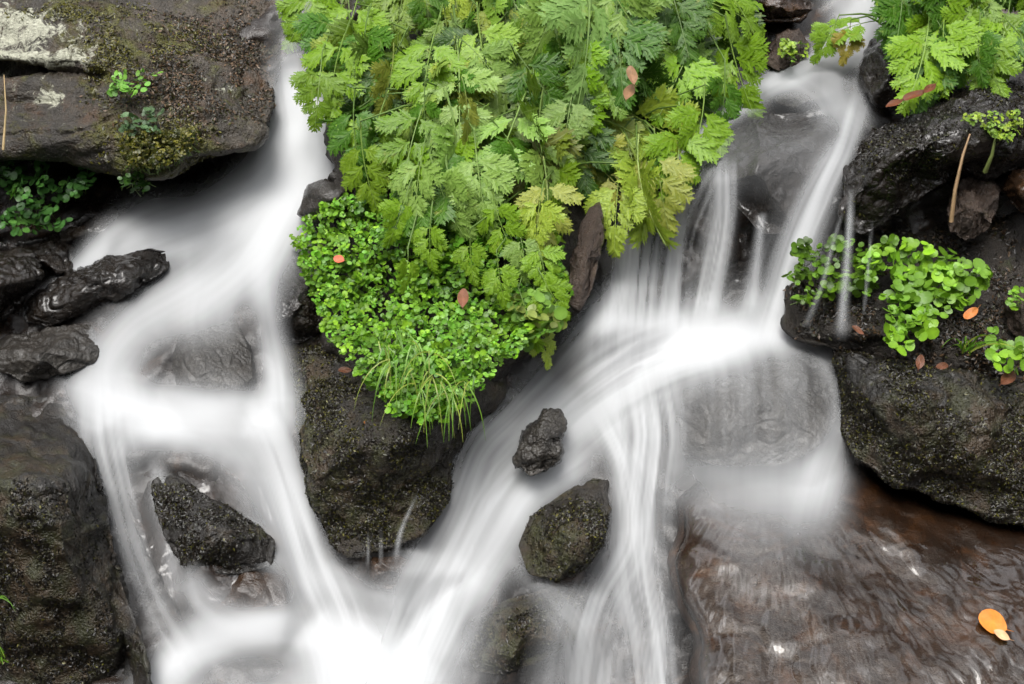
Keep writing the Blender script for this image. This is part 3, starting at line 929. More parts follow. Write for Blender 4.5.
# ------------------------------------------------------------------ plants: leaf builders
class Leafs:
    def __init__(s):
        s.v, s.f, s.e = [], [], []

    def blade(s, o, d, sd, nm, L, wd, nt, fold=0.25, curl=0.0, tooth=0.55, base=0.25, peak=0.4):
        """one toothed blade: midrib from o along d, width along sd; nm is up"""
        i0 = len(s.v)
        ts = np.linspace(0, 1, nt + 1)
        cs, ls, rs = [], [], []
        for k, t in enumerate(ts):
            c = o + d * (L * t) - nm * (curl * L * t * t)
            cs.append(len(s.v)); s.v.append(c); s.e.append(0.0)
        for sgn, lst in ((1, ls), (-1, rs)):
            for k in range(nt):
                t0, t1 = ts[k], ts[k + 1]
                for t, m in ((t0 + 0.08 / nt, 1 - tooth), (t0 + 0.85 / nt, 1.0)):
                    prof = min(1, base + (1 - base) * t / peak) if t < peak else max(0.0, 1 - ((t - peak) / (1.0 - peak)) ** 1.5)
                    wv = wd * prof * m + 0.0002
                    tt = min(1, t + (0.35 / nt if m == 1 else 0))
                    c = o + d * (L * tt) - nm * (curl * L * tt * tt) + sd * (sgn * wv) + nm * (fold * wv)
                    lst.append(len(s.v)); s.v.append(c); s.e.append(1.0)
        for k in range(nt):
            for lst, flip in ((ls, 0), (rs, 1)):
                a, b = lst[2 * k], lst[2 * k + 1]
                f1 = [cs[k], a, b, cs[k + 1]]
                s.f.append(f1[::-1] if not flip else f1)
                if k + 1 < nt:
                    f2 = [cs[k + 1], b, lst[2 * k + 2]]
                    s.f.append(f2[::-1] if not flip else f2)

    def tube(s, pts, r):
        pts = [np.asarray(p, float) for p in pts]
        ring = []
        for k, p in enumerate(pts):
            d = pts[min(k + 1, len(pts) - 1)] - pts[max(k - 1, 0)]
            d = d / (np.linalg.norm(d) + 1e-9)
            a = np.cross(d, [0.3, 0.5, 0.81]); a /= np.linalg.norm(a) + 1e-9
            b = np.cross(d, a)
            rr = r * (1 - 0.6 * k / max(1, len(pts) - 1))
            idx = []
            for q in range(4):
                idx.append(len(s.v)); s.v.append(p + rr * (a * math.cos(q * math.pi / 2) + b * math.sin(q * math.pi / 2))); s.e.append(0.0)
            ring.append(idx)
        for r0, r1 in zip(ring[:-1], ring[1:]):
            for q in range(4):
                s.f.append([r0[q], r0[(q + 1) % 4], r1[(q + 1) % 4], r1[q]])


def rot_about(v, ax, a):
    return v * math.cos(a) + np.cross(ax, v) * math.sin(a) + ax * (ax @ v) * (1 - math.cos(a))


def leaflet(LF, o, d, nm, L, r, nl=5, wide=0.55):
    """a pinnately lobed leaflet"""
    sd = np.cross(nm, d)
    cv = r.uniform(0.05, 0.25)
    LF.blade(o, d, sd, nm, L, L * 0.13, 5, fold=0.1, curl=cv, tooth=0.3)
    for k in range(nl):
        t = 0.12 + 0.74 * k / (nl - 1)
        ll = L * wide * (0.62 + 0.5 * t if t < 0.4 else 1.12 * (1 - t) ** 0.75 + 0.12) * r.uniform(0.88, 1.1)
        for sg in (1, -1):
            a = sg * R(r.uniform(42, 56) - 14 * t)
            dd = rot_about(d - nm * (2 * cv * t), nm, a)
            dd = dd / np.linalg.norm(dd)
            dd = dd + nm * r.uniform(-0.12, 0.2)
            s2 = np.cross(nm, dd); s2 /= np.linalg.norm(s2)
            c = o + d * (L * t) - nm * (cv * L * t * t)
            LF.blade(c, dd, s2, nm, ll, ll * 0.27, 4, fold=0.15, curl=r.uniform(0, 0.3), tooth=0.5, base=0.45, peak=0.45)


def make_frond(seed, npair=3, spread=0.62):
    r = np.random.default_rng(seed)
    LF = Leafs()
    X, Y, Z = np.eye(3)
    droop = r.uniform(0.12, 0.3)
    side = r.uniform(-0.12, 0.12)
    path = lambda t: np.array([t, side * t * t, -droop * t * t])
    LF.tube([path(t) for t in np.linspace(-0.3, 0.92, 9)], 0.010)
    for k in range(npair):
        t = 0.12 + 0.62 * k / npair
        L = (0.50, 0.42, 0.31, 0.22)[k] * r.uniform(0.9, 1.1)
        if npair == 2: L *= 0.95
        for sg in (1, -1):
            a = sg * R(r.uniform(48, 66) - 8 * k)
            o = path(t)
            dirx = np.array([1, 2 * side * t, -2 * droop * t]); dirx /= np.linalg.norm(dirx)
            nm = np.cross(dirx, Y); nm = nm / np.linalg.norm(nm)
            nm = rot_about(nm, dirx, sg * r.uniform(-0.1, 0.42))
            dd = rot_about(dirx, nm, a)
            leaflet(LF, o + dd * 0.03, dd, nm, L, r, nl=6 if k < 2 else 5)
    t = 0.70
    dirx = np.array([1, 2 * side * t, -2 * droop * t]); dirx /= np.linalg.norm(dirx)
    nm = np.cross(dirx, Y); nm /= np.linalg.norm(nm)
    leaflet(LF, path(0.62), dirx, nm, 0.42, r, nl=6, wide=0.58)
    return mesh_from('frond', np.array(LF.v), LF.f, smooth=False, attrs={'edge': np.array(LF.e)})


FR = [make_frond(100 + i, (3, 4, 3, 2, 4, 3)[i % 6]) for i in range(12)]
for m_ in FR:
    m_.materials.append(M['frond'])

BANKV = [r for r in ROCKS if r[0] == 'earth_bank'][0]
bank_bvh = BVHTree.FromPolygons(BANKV[1].tolist(), BANKV[2].tolist())


def frame_at(B, T, n0, scale=None):
    x = T - B
    L = np.linalg.norm(x)
    x = x / L
    z = n0 - x * (n0 @ x)
    z /= np.linalg.norm(z)
    y = np.cross(z, x)
    L = scale or L
    m = Matrix(((x[0] * L, y[0] * L, z[0] * L, B[0]), (x[1] * L, y[1] * L, z[1] * L, B[1]), (x[2] * L, y[2] * L, z[2] * L, B[2]), (0, 0, 0, 1)))
    return m


GREEN = np.array([0.160, 0.285, 0.014])
GLAUC = np.array([0.215, 0.34, 0.065])
DEEP = np.array([0.055, 0.145, 0.010])
YEL = np.array([0.27, 0.30, 0.045])
YELG = np.array([0.26, 0.35, 0.035])


def plant(name, root, label, fronds, group, cat='plant'):
    """fronds: list of (base px,py,h, tip px,py,h, colour)"""
    rw = P(*root)
    e = bpy.data.objects.new(name, None)
    S.collection.objects.link(e)
    e.location = rw
    tag(e, label, cat, group)
    for (bx, by, bh, tx, ty, th_, col) in fronds:
        B, T = P(bx, by, bh), P(tx, ty, th_)
        n0 = np.array([0, -0.62, 0.78]) + rng.normal(size=3) * 0.46
        o = bpy.data.objects.new('frond', FR[rng.integers(len(FR))])
        S.collection.objects.link(o)
        o.parent = e
        mw = frame_at(B, T, n0)
        o.matrix_local = Matrix.Translation(-Vector(rw)) @ mw
        o.color = (*np.clip(col, 0, 1), 1)
    lf = Leafs()
    for (bx, by, bh, tx, ty, th_, col) in fronds:
        B, T = P(bx, by, bh), P(tx, ty, th_)
        q0 = B - (T - B) * 0.25
        mid = (rw + q0) / 2 + NRM * 0.02
        lf.tube([rw - rw + rng.normal(size=3) * .004, mid - rw, q0 - rw, B - rw], 0.0035)
    st = link('stems', mesh_from('stems', np.array(lf.v), lf.f, attrs={'tint': np.tile([.12, .2, .04], (len(lf.v), 1))}), M['cress'], e)
    return e


def inpoly(x, y, poly):
    c = False
    n = len(poly)
    for i in range(n):
        x0, y0 = poly[i]; x1, y1 = poly[(i + 1) % n]
        if (y0 > y) != (y1 > y) and x < (x1 - x0) * (y - y0) / (y1 - y0) + x0:
            c = not c
    return c


UMB = [(296, -40), (320, 50), (352, 100), (350, 165), (380, 195), (450, 215), (520, 205), (560, 195), (600, 185), (645, 215), (672, 180), (700, 120), (730, 75), (758, 40), (745, -50)]
PLANTS = {   # roots of the umbellifers on the bank
    'pale': ((590, -20), 'umbellifer with big pale grey-green leaves at the very top, over the yellowed ones'),
    'edge': ((345, 10), 'umbellifer leaning out over the top of the left cascade'),
    'top': ((450, -10), 'fresh green umbellifer between the pale-leaved one and the left cascade'),
    'mid': ((450, 100), 'umbellifer with a few yellow leaves just above the cress mat'),
    'sheen': ((535, 110), 'silvery green umbellifer spreading over the middle of the bank'),
    'yellow': ((635, 120), 'yellowing umbellifer drooping beside the right waterfall'),
    'right': ((690, 10), 'dark green umbellifer reaching towards the top of the right cascade'),
    'low': ((560, 170), 'yellow-green umbellifer hanging lowest, above the root'),
}
pf = {k: [] for k in PLANTS}


def bank_h(px, py):
    px, py = float(px), float(py)
    t = P(px, py, 0)
    hit = bank_bvh.ray_cast(Vector(CAM), Vector(t) - Vector(CAM))[0]
    return float(np.dot(np.array(hit), NRM)) if hit is not None else 0.05


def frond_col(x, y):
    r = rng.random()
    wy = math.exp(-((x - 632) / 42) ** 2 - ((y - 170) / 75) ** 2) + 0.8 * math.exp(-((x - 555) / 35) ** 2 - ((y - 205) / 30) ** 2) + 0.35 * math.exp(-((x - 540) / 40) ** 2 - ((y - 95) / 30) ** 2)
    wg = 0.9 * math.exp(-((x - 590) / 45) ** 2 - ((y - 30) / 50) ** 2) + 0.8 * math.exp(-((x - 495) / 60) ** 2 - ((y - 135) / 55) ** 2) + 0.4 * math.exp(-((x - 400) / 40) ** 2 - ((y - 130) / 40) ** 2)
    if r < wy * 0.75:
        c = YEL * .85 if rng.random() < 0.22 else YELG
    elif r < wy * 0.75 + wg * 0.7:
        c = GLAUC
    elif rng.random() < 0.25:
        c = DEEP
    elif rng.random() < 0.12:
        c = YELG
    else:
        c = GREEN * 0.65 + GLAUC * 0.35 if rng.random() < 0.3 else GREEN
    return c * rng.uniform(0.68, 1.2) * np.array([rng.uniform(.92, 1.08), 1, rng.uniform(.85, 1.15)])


def add_frond(x, y, ang, L, lift, col=None, dip=0.0):
    """x, y: centre of the leaf in the picture; ang 0 = straight down, positive = to the right"""
    dx, dy = math.sin(ang), math.cos(ang)
    bx, by = x - dx * L * 0.5, y - dy * L * 0.5
    tx, ty = x + dx * L * 0.5, y + dy * L * 0.5
    h0 = bank_h(np.clip(x, 330, 700), np.clip(y, -60, 390))
    key = min(PLANTS, key=lambda k: (PLANTS[k][0][0] - bx) ** 2 + ((PLANTS[k][0][1] - by) * 1.1) ** 2)
    pf[key].append((bx, by, h0 + lift, tx, ty, h0 + lift - dip, (frond_col(x, y) * (0.65 if lift < 0.1 else 1)) if col is None else col))  # lower leaves darkened in colour to deepen the shade in the gaps


cells = [(x, y) for y in range(-30, 225, 24) for x in range(290, 765, 31)]
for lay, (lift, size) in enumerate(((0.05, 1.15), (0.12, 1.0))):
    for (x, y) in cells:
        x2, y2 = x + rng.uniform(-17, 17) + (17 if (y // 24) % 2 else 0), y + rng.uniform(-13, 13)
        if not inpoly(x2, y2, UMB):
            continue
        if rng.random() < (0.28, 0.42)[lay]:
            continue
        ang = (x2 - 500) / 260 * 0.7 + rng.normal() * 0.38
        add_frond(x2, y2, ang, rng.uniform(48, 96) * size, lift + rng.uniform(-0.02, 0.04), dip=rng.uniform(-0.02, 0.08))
# leaves that stand out along the rim
for (x, y, a, L, c) in [(300, 20, -0.5, 60, GREEN), (330, 75, -0.35, 80, GREEN), (318, 95, -0.1, 60, GREEN * .8), (592, 45, 0.05, 115, GLAUC * np.array([.9, .95, 1.3])), (552, 20, -0.4, 85, GLAUC * .95),
                        (628, 20, 0.5, 80, GLAUC * .9), (352, 140, -0.05, 70, DEEP), (345, 40, -0.3, 85, GREEN),
                        (737, 75, 0.2, 80, GREEN * .9), (752, 20, 0.7, 85, GREEN * .9), (725, 105, 0.0, 60, DEEP), (700, 140, -0.1, 75, GREEN), (640, 205, 0.05, 90, YELG), (615, 215, -0.1, 70, YELG),
                        (660, 190, 0.1, 80, YEL * .9), (550, 215, 0.1, 75, YEL), (535, 225, -0.2, 60, YELG), (680, 165, 0.0, 80, GREEN), (445, 205, 0.3, 70, GLAUC), (415, 190, -0.2, 70, GLAUC * .9),
                        (480, 190, 0.1, 80, GLAUC * .95), (500, 230, 0.2, 60, GREEN), (455, 208, 0.2, 62, GLAUC * .8), (428, 245, -0.1, 48, GREEN), (398, 222, -0.3, 52, GREEN * 1.1), (545, 268, 0.3, 50, GREEN * 1.1), (500, 285, 0.1, 46, GREEN),
                        (530, 325, 0.3, 52, GREEN), (545, 345, 0.5, 46, YELG), (470, 262, 0.0, 44, GREEN * .9), (525, 258, 0.2, 46, GLAUC * .8), (555, 300, 0.5, 46, GREEN), (408, 275, 0.0, 36, GREEN),
                        (390, 90, -0.1, 60, YEL * .8), (470, 115, 0.2, 50, YEL * .9)]:
    add_frond(x, y, a, L, 0.17, c, 0.03)
for k, (root, label) in PLANTS.items():
    plant('umbellifer', (*root, bank_h(root[0], max(root[1], -60)) + 0.02), label, pf[k], 'umbellifers on the middle bank')

# right top umbellifers
def free_plant(name, root, label, region, step, n, L, h, hspread, angf, cols, group):
    fr = []
    xs = [p_[0] for p_ in region]; ys = [p_[1] for p_ in region]
    tries = 0
    while len(fr) < n and tries < 4000:
        tries += 1
        x, y = rng.uniform(min(xs), max(xs)), rng.uniform(min(ys), max(ys))
        if not inpoly(x, y, region):
            continue
        a = angf(x, y) + rng.normal() * 0.35
        l_ = L * rng.uniform(0.75, 1.2)
        dx, dy = math.sin(a) * l_ / 2, math.cos(a) * l_ / 2
        hh = h + rng.uniform(-hspread, hspread)
        c = cols[rng.integers(len(cols))] * rng.uniform(.85, 1.15)
        fr.append((x - dx, y - dy, hh, x + dx, y + dy, hh - rng.uniform(-.01, .05), c))
    return plant(name, root, label, fr, group)


free_plant('umbellifer', (960, -10, 0.18), 'umbellifer overhanging the top of the right cascade', [(880, -20), (900, 20), (895, 60), (930, 95), (950, 60), (960, -30)], 0, 20, 62, 0.28, 0.05,
           lambda x, y: (x - 950) / 120, [GREEN, GREEN * .8, DEEP, YELG * .8], 'umbellifers on the right bank')
free_plant('umbellifer', (1010, -10, 0.18), 'umbellifer in the top right corner above the shaggy ledge', [(950, -30), (950, 50), (960, 85), (1040, 70), (1060, -30)], 0, 26, 66, 0.29, 0.06,
           lambda x, y: (x - 980) / 200, [GREEN, GREEN, GREEN * .85, DEEP, GLAUC * .8], 'umbellifers on the right bank')
# the sprig crossing the stream
plant('leafy_sprig', (880, 22, 0.16), 'thin leafy sprig reaching left across the top of the right cascade',
      [(868, 22, .17, 812, 32, .16, GREEN), (850, 28, .17, 846, 62, .15, YELG * np.array([1, .6, .8])), (835, 24, .17, 818, 60, .15, GREEN)], 'sprigs by the right cascade')


# ------------------------------------------------------------------ small-leaved plants
def leaf_disc(V, Fs, TI, c, x, y, z, a, b, col, lobes=0, cup=0.15, n=9):
    i0 = len(V)
    V.append(c - z * cup * a); TI.append(col * 1.12)
    for k in range(n):
        t = 2 * math.pi * k / n
        rr = 1 + (0.12 * math.cos(lobes * t) if lobes else 0)
        V.append(c + x * (a * rr * math.cos(t)) + y * (b * rr * math.sin(t)) + z * (cup * 0.3 * a * math.cos(2 * t)))
        TI.append(col * (0.92 if k % 2 else 1.0))
    for k in range(n):
        Fs.append([i0, i0 + 1 + k, i0 + 1 + (k + 1) % n])


def rand_frame(n0, jit):
    z = n0 + rng.normal(size=3) * jit
    z /= np.linalg.norm(z)
    x = rng.normal(size=3)
    x -= z * (x @ z)
    x /= np.linalg.norm(x)
    return x, np.cross(z, x), z


def sprig(V, Fs, TI, c, n0, size, col, nleaf=5):
    """a small rosette: a terminal leaf and pairs along a short axis"""
    x, y, z = rand_frame(n0, 0.35)
    for k in range(nleaf):
        xx, yy, zz = rand_frame(z, 0.28)
        if k == 0:
            p, s_ = c + x * size * 0.9, size * 0.62
        else:
            sg = 1 if k % 2 else -1
            p, s_ = c + x * size * (0.9 - 0.75 * ((k + 1) // 2) * 0.6) + y * (sg * size * 0.75), size * rng.uniform(0.4, 0.55)
        p = p + zz * rng.uniform(-0.2, 0.3) * size
        leaf_disc(V, Fs, TI, p, xx, yy, zz, s_, s_ * rng.uniform(0.75, 0.95), col * rng.uniform(0.8, 1.22))
    return


def mat_mesh(name, region, n, hfun, size, cols, mat, nleaf=5, lift=(0.0, 0.05), jitn=0.25, split=False):
    V, Fs, TI = [], [], []
    ST = Leafs()
    xs = [p_[0] for p_ in region]; ys = [p_[1] for p_ in region]
    k = 0
    while k < n:
        x, y = rng.uniform(min(xs), max(xs)), rng.uniform(min(ys), max(ys))
        if not inpoly(x, y, region):
            continue
        k += 1
        h0 = hfun(x, y)
        h = h0 + rng.uniform(*lift)
        n0 = np.array([0, -0.5, 0.85]) + rng.normal(size=3) * jitn
        col = cols[rng.integers(len(cols))] * rng.uniform(0.55, 1.2)
        c = P(x, y, h)
        sprig(V, Fs, TI, c, n0 / np.linalg.norm(n0), size * rng.uniform(0.65, 1.25), col, nleaf)
        if split:
            g = P(x, y, h0 - 0.05) + np.array([rng.normal() * .01, .01, -.02])
            ST.tube([g, (g + c) / 2 + rng.normal(size=3) * .004, c], 0.0016)
    V = np.array(V)
    c = V.mean(0)
    me = mesh_from(name, V - c, np.array(Fs), attrs={'tint': np.array(TI)})
    if not split:
        return link(name, me, mat, None, c)
    e = bpy.data.objects.new(name, None)
    S.collection.objects.link(e)
    e.location = c
    link('leaves', me, mat, e)
    link('stems', mesh_from('stems', np.array(ST.v) - c, ST.f, attrs={'tint': np.tile([.16, .24, .05], (len(ST.v), 1))}), mat, e)
    return e


CG = np.array([0.165, 0.34, 0.020])
CRESSC = [CG, CG * np.array([1.25, 1.12, 1.2]), CG * 0.75, CG * np.array([.75, .9, 1.2]), CG * np.array([1.0, 1.0, 2.2])]
CR = [(292, 240), (310, 210), (345, 195), (400, 190), (450, 200), (510, 215), (555, 235), (565, 270), (572, 300), (545, 330), (520, 350), (500, 360), (482, 385), (458, 412), (430, 422), (395, 414), (372, 388),
      (340, 350), (322, 330), (312, 290), (296, 262)]


def cress_h(x, y):
    h = bank_h(x, min(y, 385)) + 0.03
    t = min(1, max(0, (y - 300) / 50))
    return h * (1 - t) + max(h, 0.27 - 0.0004 * max(0, y - 385)) * t


m1 = mat_mesh('watercress', CR, 2300, cress_h, 0.0118, CRESSC, M['cress'], lift=(0.0, 0.06))
tag(m1, 'thick bright green mat of tiny round cress leaves covering the front of the middle bank', 'watercress', kind='stuff')


def solid_cress(name, region, n, h, size, cols, label, group, lift=(0, 0.05), nleaf=5, cat='plant', jitn=0.25):
    o = mat_mesh(name, region, n, (lambda x, y: h) if not callable(h) else h, size, cols, M['cress'], nleaf, lift, jitn, split=True)
    return tag(o, label, cat, group)


BIGC = [CG * np.array([1.1, 1.05, 1.6]), CG * np.array([1.2, 1.1, 1.0]), CG * .8]
hl = lambda x, y: 0.17 + 0.0003 * (y - 280)
solid_cress('watercress_plant', [(786, 270), (800, 245), (845, 240), (880, 250), (870, 290), (830, 300), (795, 300)], 80, hl, 0.019, [c * .5 for c in BIGC],  # leaf colours halved: this plant's shade is put into the tint
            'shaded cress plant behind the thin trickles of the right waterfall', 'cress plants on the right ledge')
solid_cress('watercress_plant', [(862, 262), (890, 240), (930, 250), (960, 262), (990, 275), (985, 295), (930, 310), (885, 300)], 85, lambda x, y: hl(x, y) + .03, 0.024, BIGC,
            'lush cress plant with large round leaves on the dark right ledge', 'cress plants on the right ledge')
solid_cress('watercress_plant', [(885, 305), (930, 300), (950, 310), (930, 325), (905, 345), (880, 350)], 26, lambda x, y: hl(x, y) + .04, 0.022, BIGC,
            'cress plant trailing down over the front of the right ledge', 'cress plants on the right ledge')
solid_cress('watercress_plant', [(990, 330), (1020, 330), (1024, 370), (1005, 372), (995, 350)], 7, 0.27, 0.024, BIGC, 'few-leaved cress plant right of the grass on the right ledge', 'cress plants on the right ledge')
IVY = [np.array([.06, .17, .03]), np.array([.035, .10, .02]), np.array([.09, .22, .04])]
solid_cress('creeping_plant', [(-20, 150), (30, 152), (50, 175), (105, 165), (100, 185), (60, 200), (65, 225), (30, 232), (-20, 235)], 75, 0.08, 0.020, IVY,
            'dark green creeping plant under the lichen boulder at the left edge', 'small plants on the lichen boulder', lift=(0, .08))
solid_cress('rosette_plant', [(108, 78), (125, 70), (160, 72), (150, 90), (125, 98), (112, 92)], 13, 0.335, 0.018, [np.array([.16, .33, .05]), np.array([.12, .28, .04])],
            'fresh green rosette growing on the face of the lichen boulder', 'small plants on the lichen boulder', lift=(0, .03))
solid_cress('rosette_plant', [(120, 118), (150, 108), (168, 118), (160, 138), (130, 138)], 18, 0.325, 0.014, [np.array([.10, .16, .08]), np.array([.07, .13, .05])],
            'grey-green rosette on the moss below the fresh green one', 'small plants on the lichen boulder', lift=(0, .02))
solid_cress('moss_clump', [(115, 135), (150, 130), (195, 128), (190, 150), (160, 170), (130, 165)], 330, 0.315, 0.0065, [np.array([.09, .085, .012]), np.array([.13, .12, .015]), np.array([.05, .055, .01])],
            'olive yellow moss clump hanging from the lower rim of the lichen boulder', 'small plants on the lichen boulder', lift=(-.02, .03), cat='moss')
solid_cress('hanging_plant', [(120, 170), (150, 165), (152, 185), (138, 192), (125, 185)], 18, 0.2, 0.014, [np.array([.03, .08, .015]), np.array([.05, .12, .02])],
            'small dark plant hanging in shade below the moss clump', 'small plants on the lichen boulder')
solid_cress('herb', [(960, 118), (985, 112), (1022, 110), (1022, 138), (1000, 140), (985, 130)], 60, 0.34, 0.0085, [np.array([.26, .36, .03]), np.array([.18, .30, .03])],
            'yellow-green herb with tiny leaves on top of the shaggy ledge', 'herbs', lift=(0, .04))
solid_cress('herb', [(778, 50), (785, 38), (802, 36), (808, 52), (795, 62)], 30, 0.14, 0.010, [np.array([.22, .32, .03]), np.array([.14, .25, .03])],
            'little yellow-green herb on the mossy brown stone by the right cascade', 'herbs', lift=(0, .04))
solid_cress('herb', [(1005, 300), (1022, 285), (1026, 315)], 8, 0.27, 0.014, BIGC, 'tiny green herb on the rough brown stone at the right edge', 'herbs')
solid_cress('trailing_herb', [(505, 300), (560, 290), (575, 310), (545, 335), (515, 345)], 26, 0.24, 0.024, [np.array([.14, .26, .05]), np.array([.2, .25, .05]), np.array([.12, .22, .03])],
            'broad-leaved herb trailing at the right corner of the cress mat', 'herbs')


def blades(name, roots, n, hfun, L, cols, label, group, fan=0.5, wd=0.0035, hang=0.3):
    V, Fs, TI = [], [], []
    hang0 = hang
    for k in range(n):
        hang = hang0 * rng.uniform(.35, 1.2)
        rx, ry = roots[rng.integers(len(roots))]
        rx += rng.uniform(-6, 6); ry += rng.uniform(-4, 4)
        h = hfun(rx, ry)
        B = P(rx, ry, h)
        l_ = L * rng.uniform(0.5, 1.25)
        side = rng.normal() * fan
        d0 = np.array([side, -0.45, 0.8 - 1.6 * hang]); d0 /= np.linalg.norm(d0)
        col = cols[rng.integers(len(cols))] * rng.uniform(.8, 1.2)
        sdv = np.cross(d0, [0.2 * rng.normal(), -0.8, 0.6]); sdv /= np.linalg.norm(sdv)
        i0 = len(V)
        ns = 7
        p = B.copy()
        d = d0.copy()
        for q in range(ns + 1):
            wv = wd * (1 - (q / ns) ** 2) * 0.5 + 0.0003
            V.append(p + sdv * wv); V.append(p - sdv * wv); TI += [col, col]
            p = p + d * l_ / ns
            d = d + np.array([0, 0, -0.22 - 0.2 * hang]); d /= np.linalg.norm(d)
        for q in range(ns):
            a = i0 + 2 * q
            Fs.append([a, a + 1, a + 3, a + 2])
    V = np.array(V)
    c = V.mean(0)
    o = link(name, mesh_from(name, V - c, np.array(Fs), attrs={'tint': np.array(TI)}), M['cress'], None, c)
    return tag(o, label, 'grass', group)


GR = [np.array([.16, .30, .03]), np.array([.26, .32, .05]), np.array([.10, .22, .02])]
blades('grass_tuft', [(384, 345), (392, 362), (405, 375), (475, 378), (420, 385), (450, 395), (400, 330), (410, 370), (430, 375), (445, 380), (460, 385), (415, 345), (430, 350)], 75, lambda x, y: cress_h(x, y) + .085, 0.12, [g * .85 for g in GR], 'tuft of grass hanging from the lower edge of the cress mat', 'grass tufts', 0.3, hang=.75, wd=0.0024)
blades('grass_tuft', [(965, 350), (968, 352)], 16, lambda x, y: 0.26, 0.13, GR, 'thin grass tuft on the right ledge between cress plants', 'grass tufts', 0.4, hang=0)
blades('grass_tuft', [(0, 655), (4, 660)], 8, lambda x, y: 0.26, 0.12, GR, 'grass tuft at the foot of the black boulder, lower left corner', 'grass tufts', 0.4, hang=0.0)
blades('grass_tuft', [(-4, 580), (-2, 596)], 5, lambda x, y: 0.26, 0.07, GR, 'few short grass blades on the black boulder, at the left edge', 'grass tufts', 0.8, hang=0.2)


# ------------------------------------------------------------------ fallen leaves, stems
def fallen_leaf(px, py, h, Lpx, ang, col, label, wide=0.75, tilt=0.3, group='fallen leaves'):
    V, Fs, TI = [], [], []
    c = P(px, py, h)
    L = Lpx * 0.00253
    n0 = np.array([0, -0.55, 0.83]) + rng.normal(size=3) * tilt * 0.4
    z = n0 / np.linalg.norm(n0)
    x = P(px + math.cos(ang), py + math.sin(ang), h) - c
    x -= z * (x @ z); x /= np.linalg.norm(x)
    y = np.cross(z, x)
    nr, na = 4, 18
    V.append(c * 0); TI.append(col * 1.1)
    for r_ in range(1, nr + 1):
        for k in range(na):
            t = 2 * math.pi * k / na
            rr = r_ / nr
            ex = rr * L / 2 * math.cos(t)
            pinch = (1 - 0.55 * max(0, math.cos(t)) ** 3)
            ey = rr * L / 2 * wide * math.sin(t) * pinch
            V.append(x * ex + y * ey + z * (0.03 * L * rr * rr * math.sin(t) ** 2 + 0.03 * L * rr * math.sin(3 * t + Lpx)))
            TI.append(col * (1 - 0.3 * rr * rng.random()))
    for k in range(na):
        Fs.append([0, 1 + k, 1 + (k + 1) % na])
    for r_ in range(nr - 1):
        for k in range(na):
            a, b = 1 + r_ * na + k, 1 + r_ * na + (k + 1) % na
            Fs.append([a, a + na, b + na]); Fs.append([a, b + na, b])
    o = link('fallen_leaf', mesh_from('fallen_leaf', np.array(V), np.array(Fs), attrs={'tint': np.array(TI)}), M['dry'], None, c)
    lf = Leafs()
    lf.tube([x * (L * 0.5), x * (L * 0.72) + y * L * 0.05 + z * L * 0.06], L * 0.02)
    s_ = link('leaf_stalk', mesh_from('leaf_stalk', np.array(lf.v), lf.f, attrs={'tint': np.tile(col * 0.6, (len(lf.v), 1))}), M['dry'], o)
    return tag(o, label, 'leaf', group)


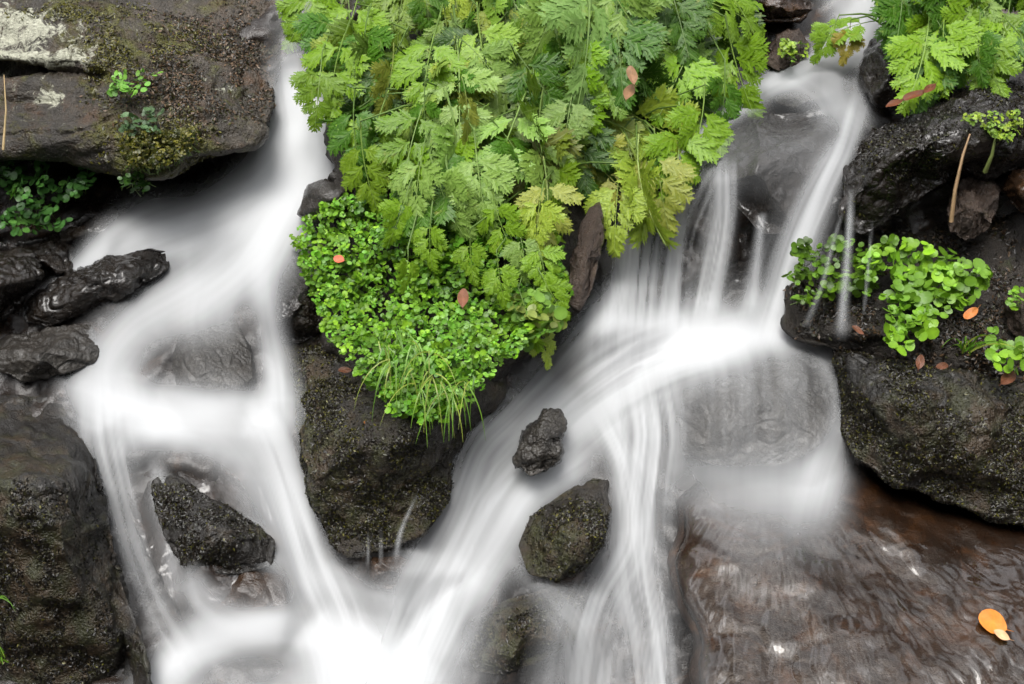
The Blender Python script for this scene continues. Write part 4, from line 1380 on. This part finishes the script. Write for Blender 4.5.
ORG = np.array([0.75, 0.24, 0.03])
BRN = np.array([0.085, 0.030, 0.012])
hsl = lambda x, y: float(sample(sh, np.array([[x]]), np.array([[y]]), 656, 448)[0, 0]) + 0.02
fallen_leaf(993, 622, hsl(993, 622), 26, 0.5, ORG, 'bright orange round leaf lying on the wet brown slab', 0.85)
fallen_leaf(1002, 635, hsl(1002, 635), 15, 0.6, np.array([.75, .42, .22]), 'small pale orange leaf beside the bright orange one on the slab', 0.6)
fallen_leaf(971, 313, 0.27, 18, -0.6, np.array([.5, .16, .03]), 'orange-brown leaf at the right end of the lush cress plant', 0.5)
fallen_leaf(339, 259, cress_h(339, 259) + .09, 11, 0.3, np.array([.6, .12, .05]), 'small red leaf lying on the cress mat', 0.8)
for (x, y, s_, a, lb) in [(895, 103, 22, -0.5, 'rust red dead leaf, lower left of the three under the upper right leaves'), (914, 95, 26, -0.4, 'largest rust red dead leaf under the upper right leaves'),
                          (930, 88, 20, -0.7, 'rust red dead leaf, topmost of the three under the upper right leaves')]:
    fallen_leaf(x, y, 0.33, s_, a, BRN * np.array([1.6, 1.3, 1]), lb, 0.4)
for (x, y, s_, lb) in [(858, 330, 14, 'pinkish dead leaf at the left end of the right ledge'), (920, 362, 16, 'brown dead leaf under the trailing cress plant'), (942, 366, 14, 'pale brown dead leaf in front of the grass on the right ledge'),
                       (1008, 378, 22, 'rust brown dead leaf on the mossy boulder under the few-leaved cress')]:
    fallen_leaf(x, y, 0.27, s_, rng.uniform(0, 3), BRN * np.array([1.5, 1.5, 1.6]), lb, 0.5)
fallen_leaf(345, 370, 0.17, 14, 0.2, BRN * 1.4, 'brown leaf on top of the mossy middle boulder', .5)
fallen_leaf(372, 424, 0.22, 16, 0.1, np.array([.28, .10, .03]), 'rust brown leaf at the foot of the hanging grass', .4)
fallen_leaf(463, 298, cress_h(463, 298) + .1, 24, 1.6, np.array([.22, .09, .05]), 'curled brown leaf on the right half of the cress mat', .45)
for (x, y, a, lb) in [(632, 75, 1.4, 'crumpled tan dead leaf, upper of two on the yellowing umbellifer'), (629, 92, 1.9, 'crumpled tan dead leaf, lower of two on the yellowing umbellifer')]:
    fallen_leaf(x, y, bank_h(x, y) + .27, 24, a, np.array([.26, .14, .07]), lb, .45)


def stem(pts, r, col, label, name='dry_stem'):
    lf = Leafs()
    W_ = [P(*p) for p in pts]
    c = W_[0]
    lf.tube([p - c for p in W_], r)
    o = link(name, mesh_from(name, np.array(lf.v), lf.f, attrs={'tint': np.tile(col, (len(lf.v), 1))}), M['dry'], None, c)
    return tag(o, label, 'stem', 'dry stems')


stem([(951, 222, .26), (955, 190, .32), (963, 155, .36), (970, 134, .38)], 0.006, np.array([.34, .22, .12]), 'dry straw stem standing in front of the bark stump')
stem([(985, 172, .27), (992, 155, .33), (996, 135, .36)], 0.006, np.array([.22, .26, .08]), 'green stalk under the yellow-green herb')
stem([(3, 150, .34), (6, 110, .36), (4, 75, .36)], 0.004, np.array([.35, .25, .12]), 'thin dry stalk on the lichen boulder at the left edge')
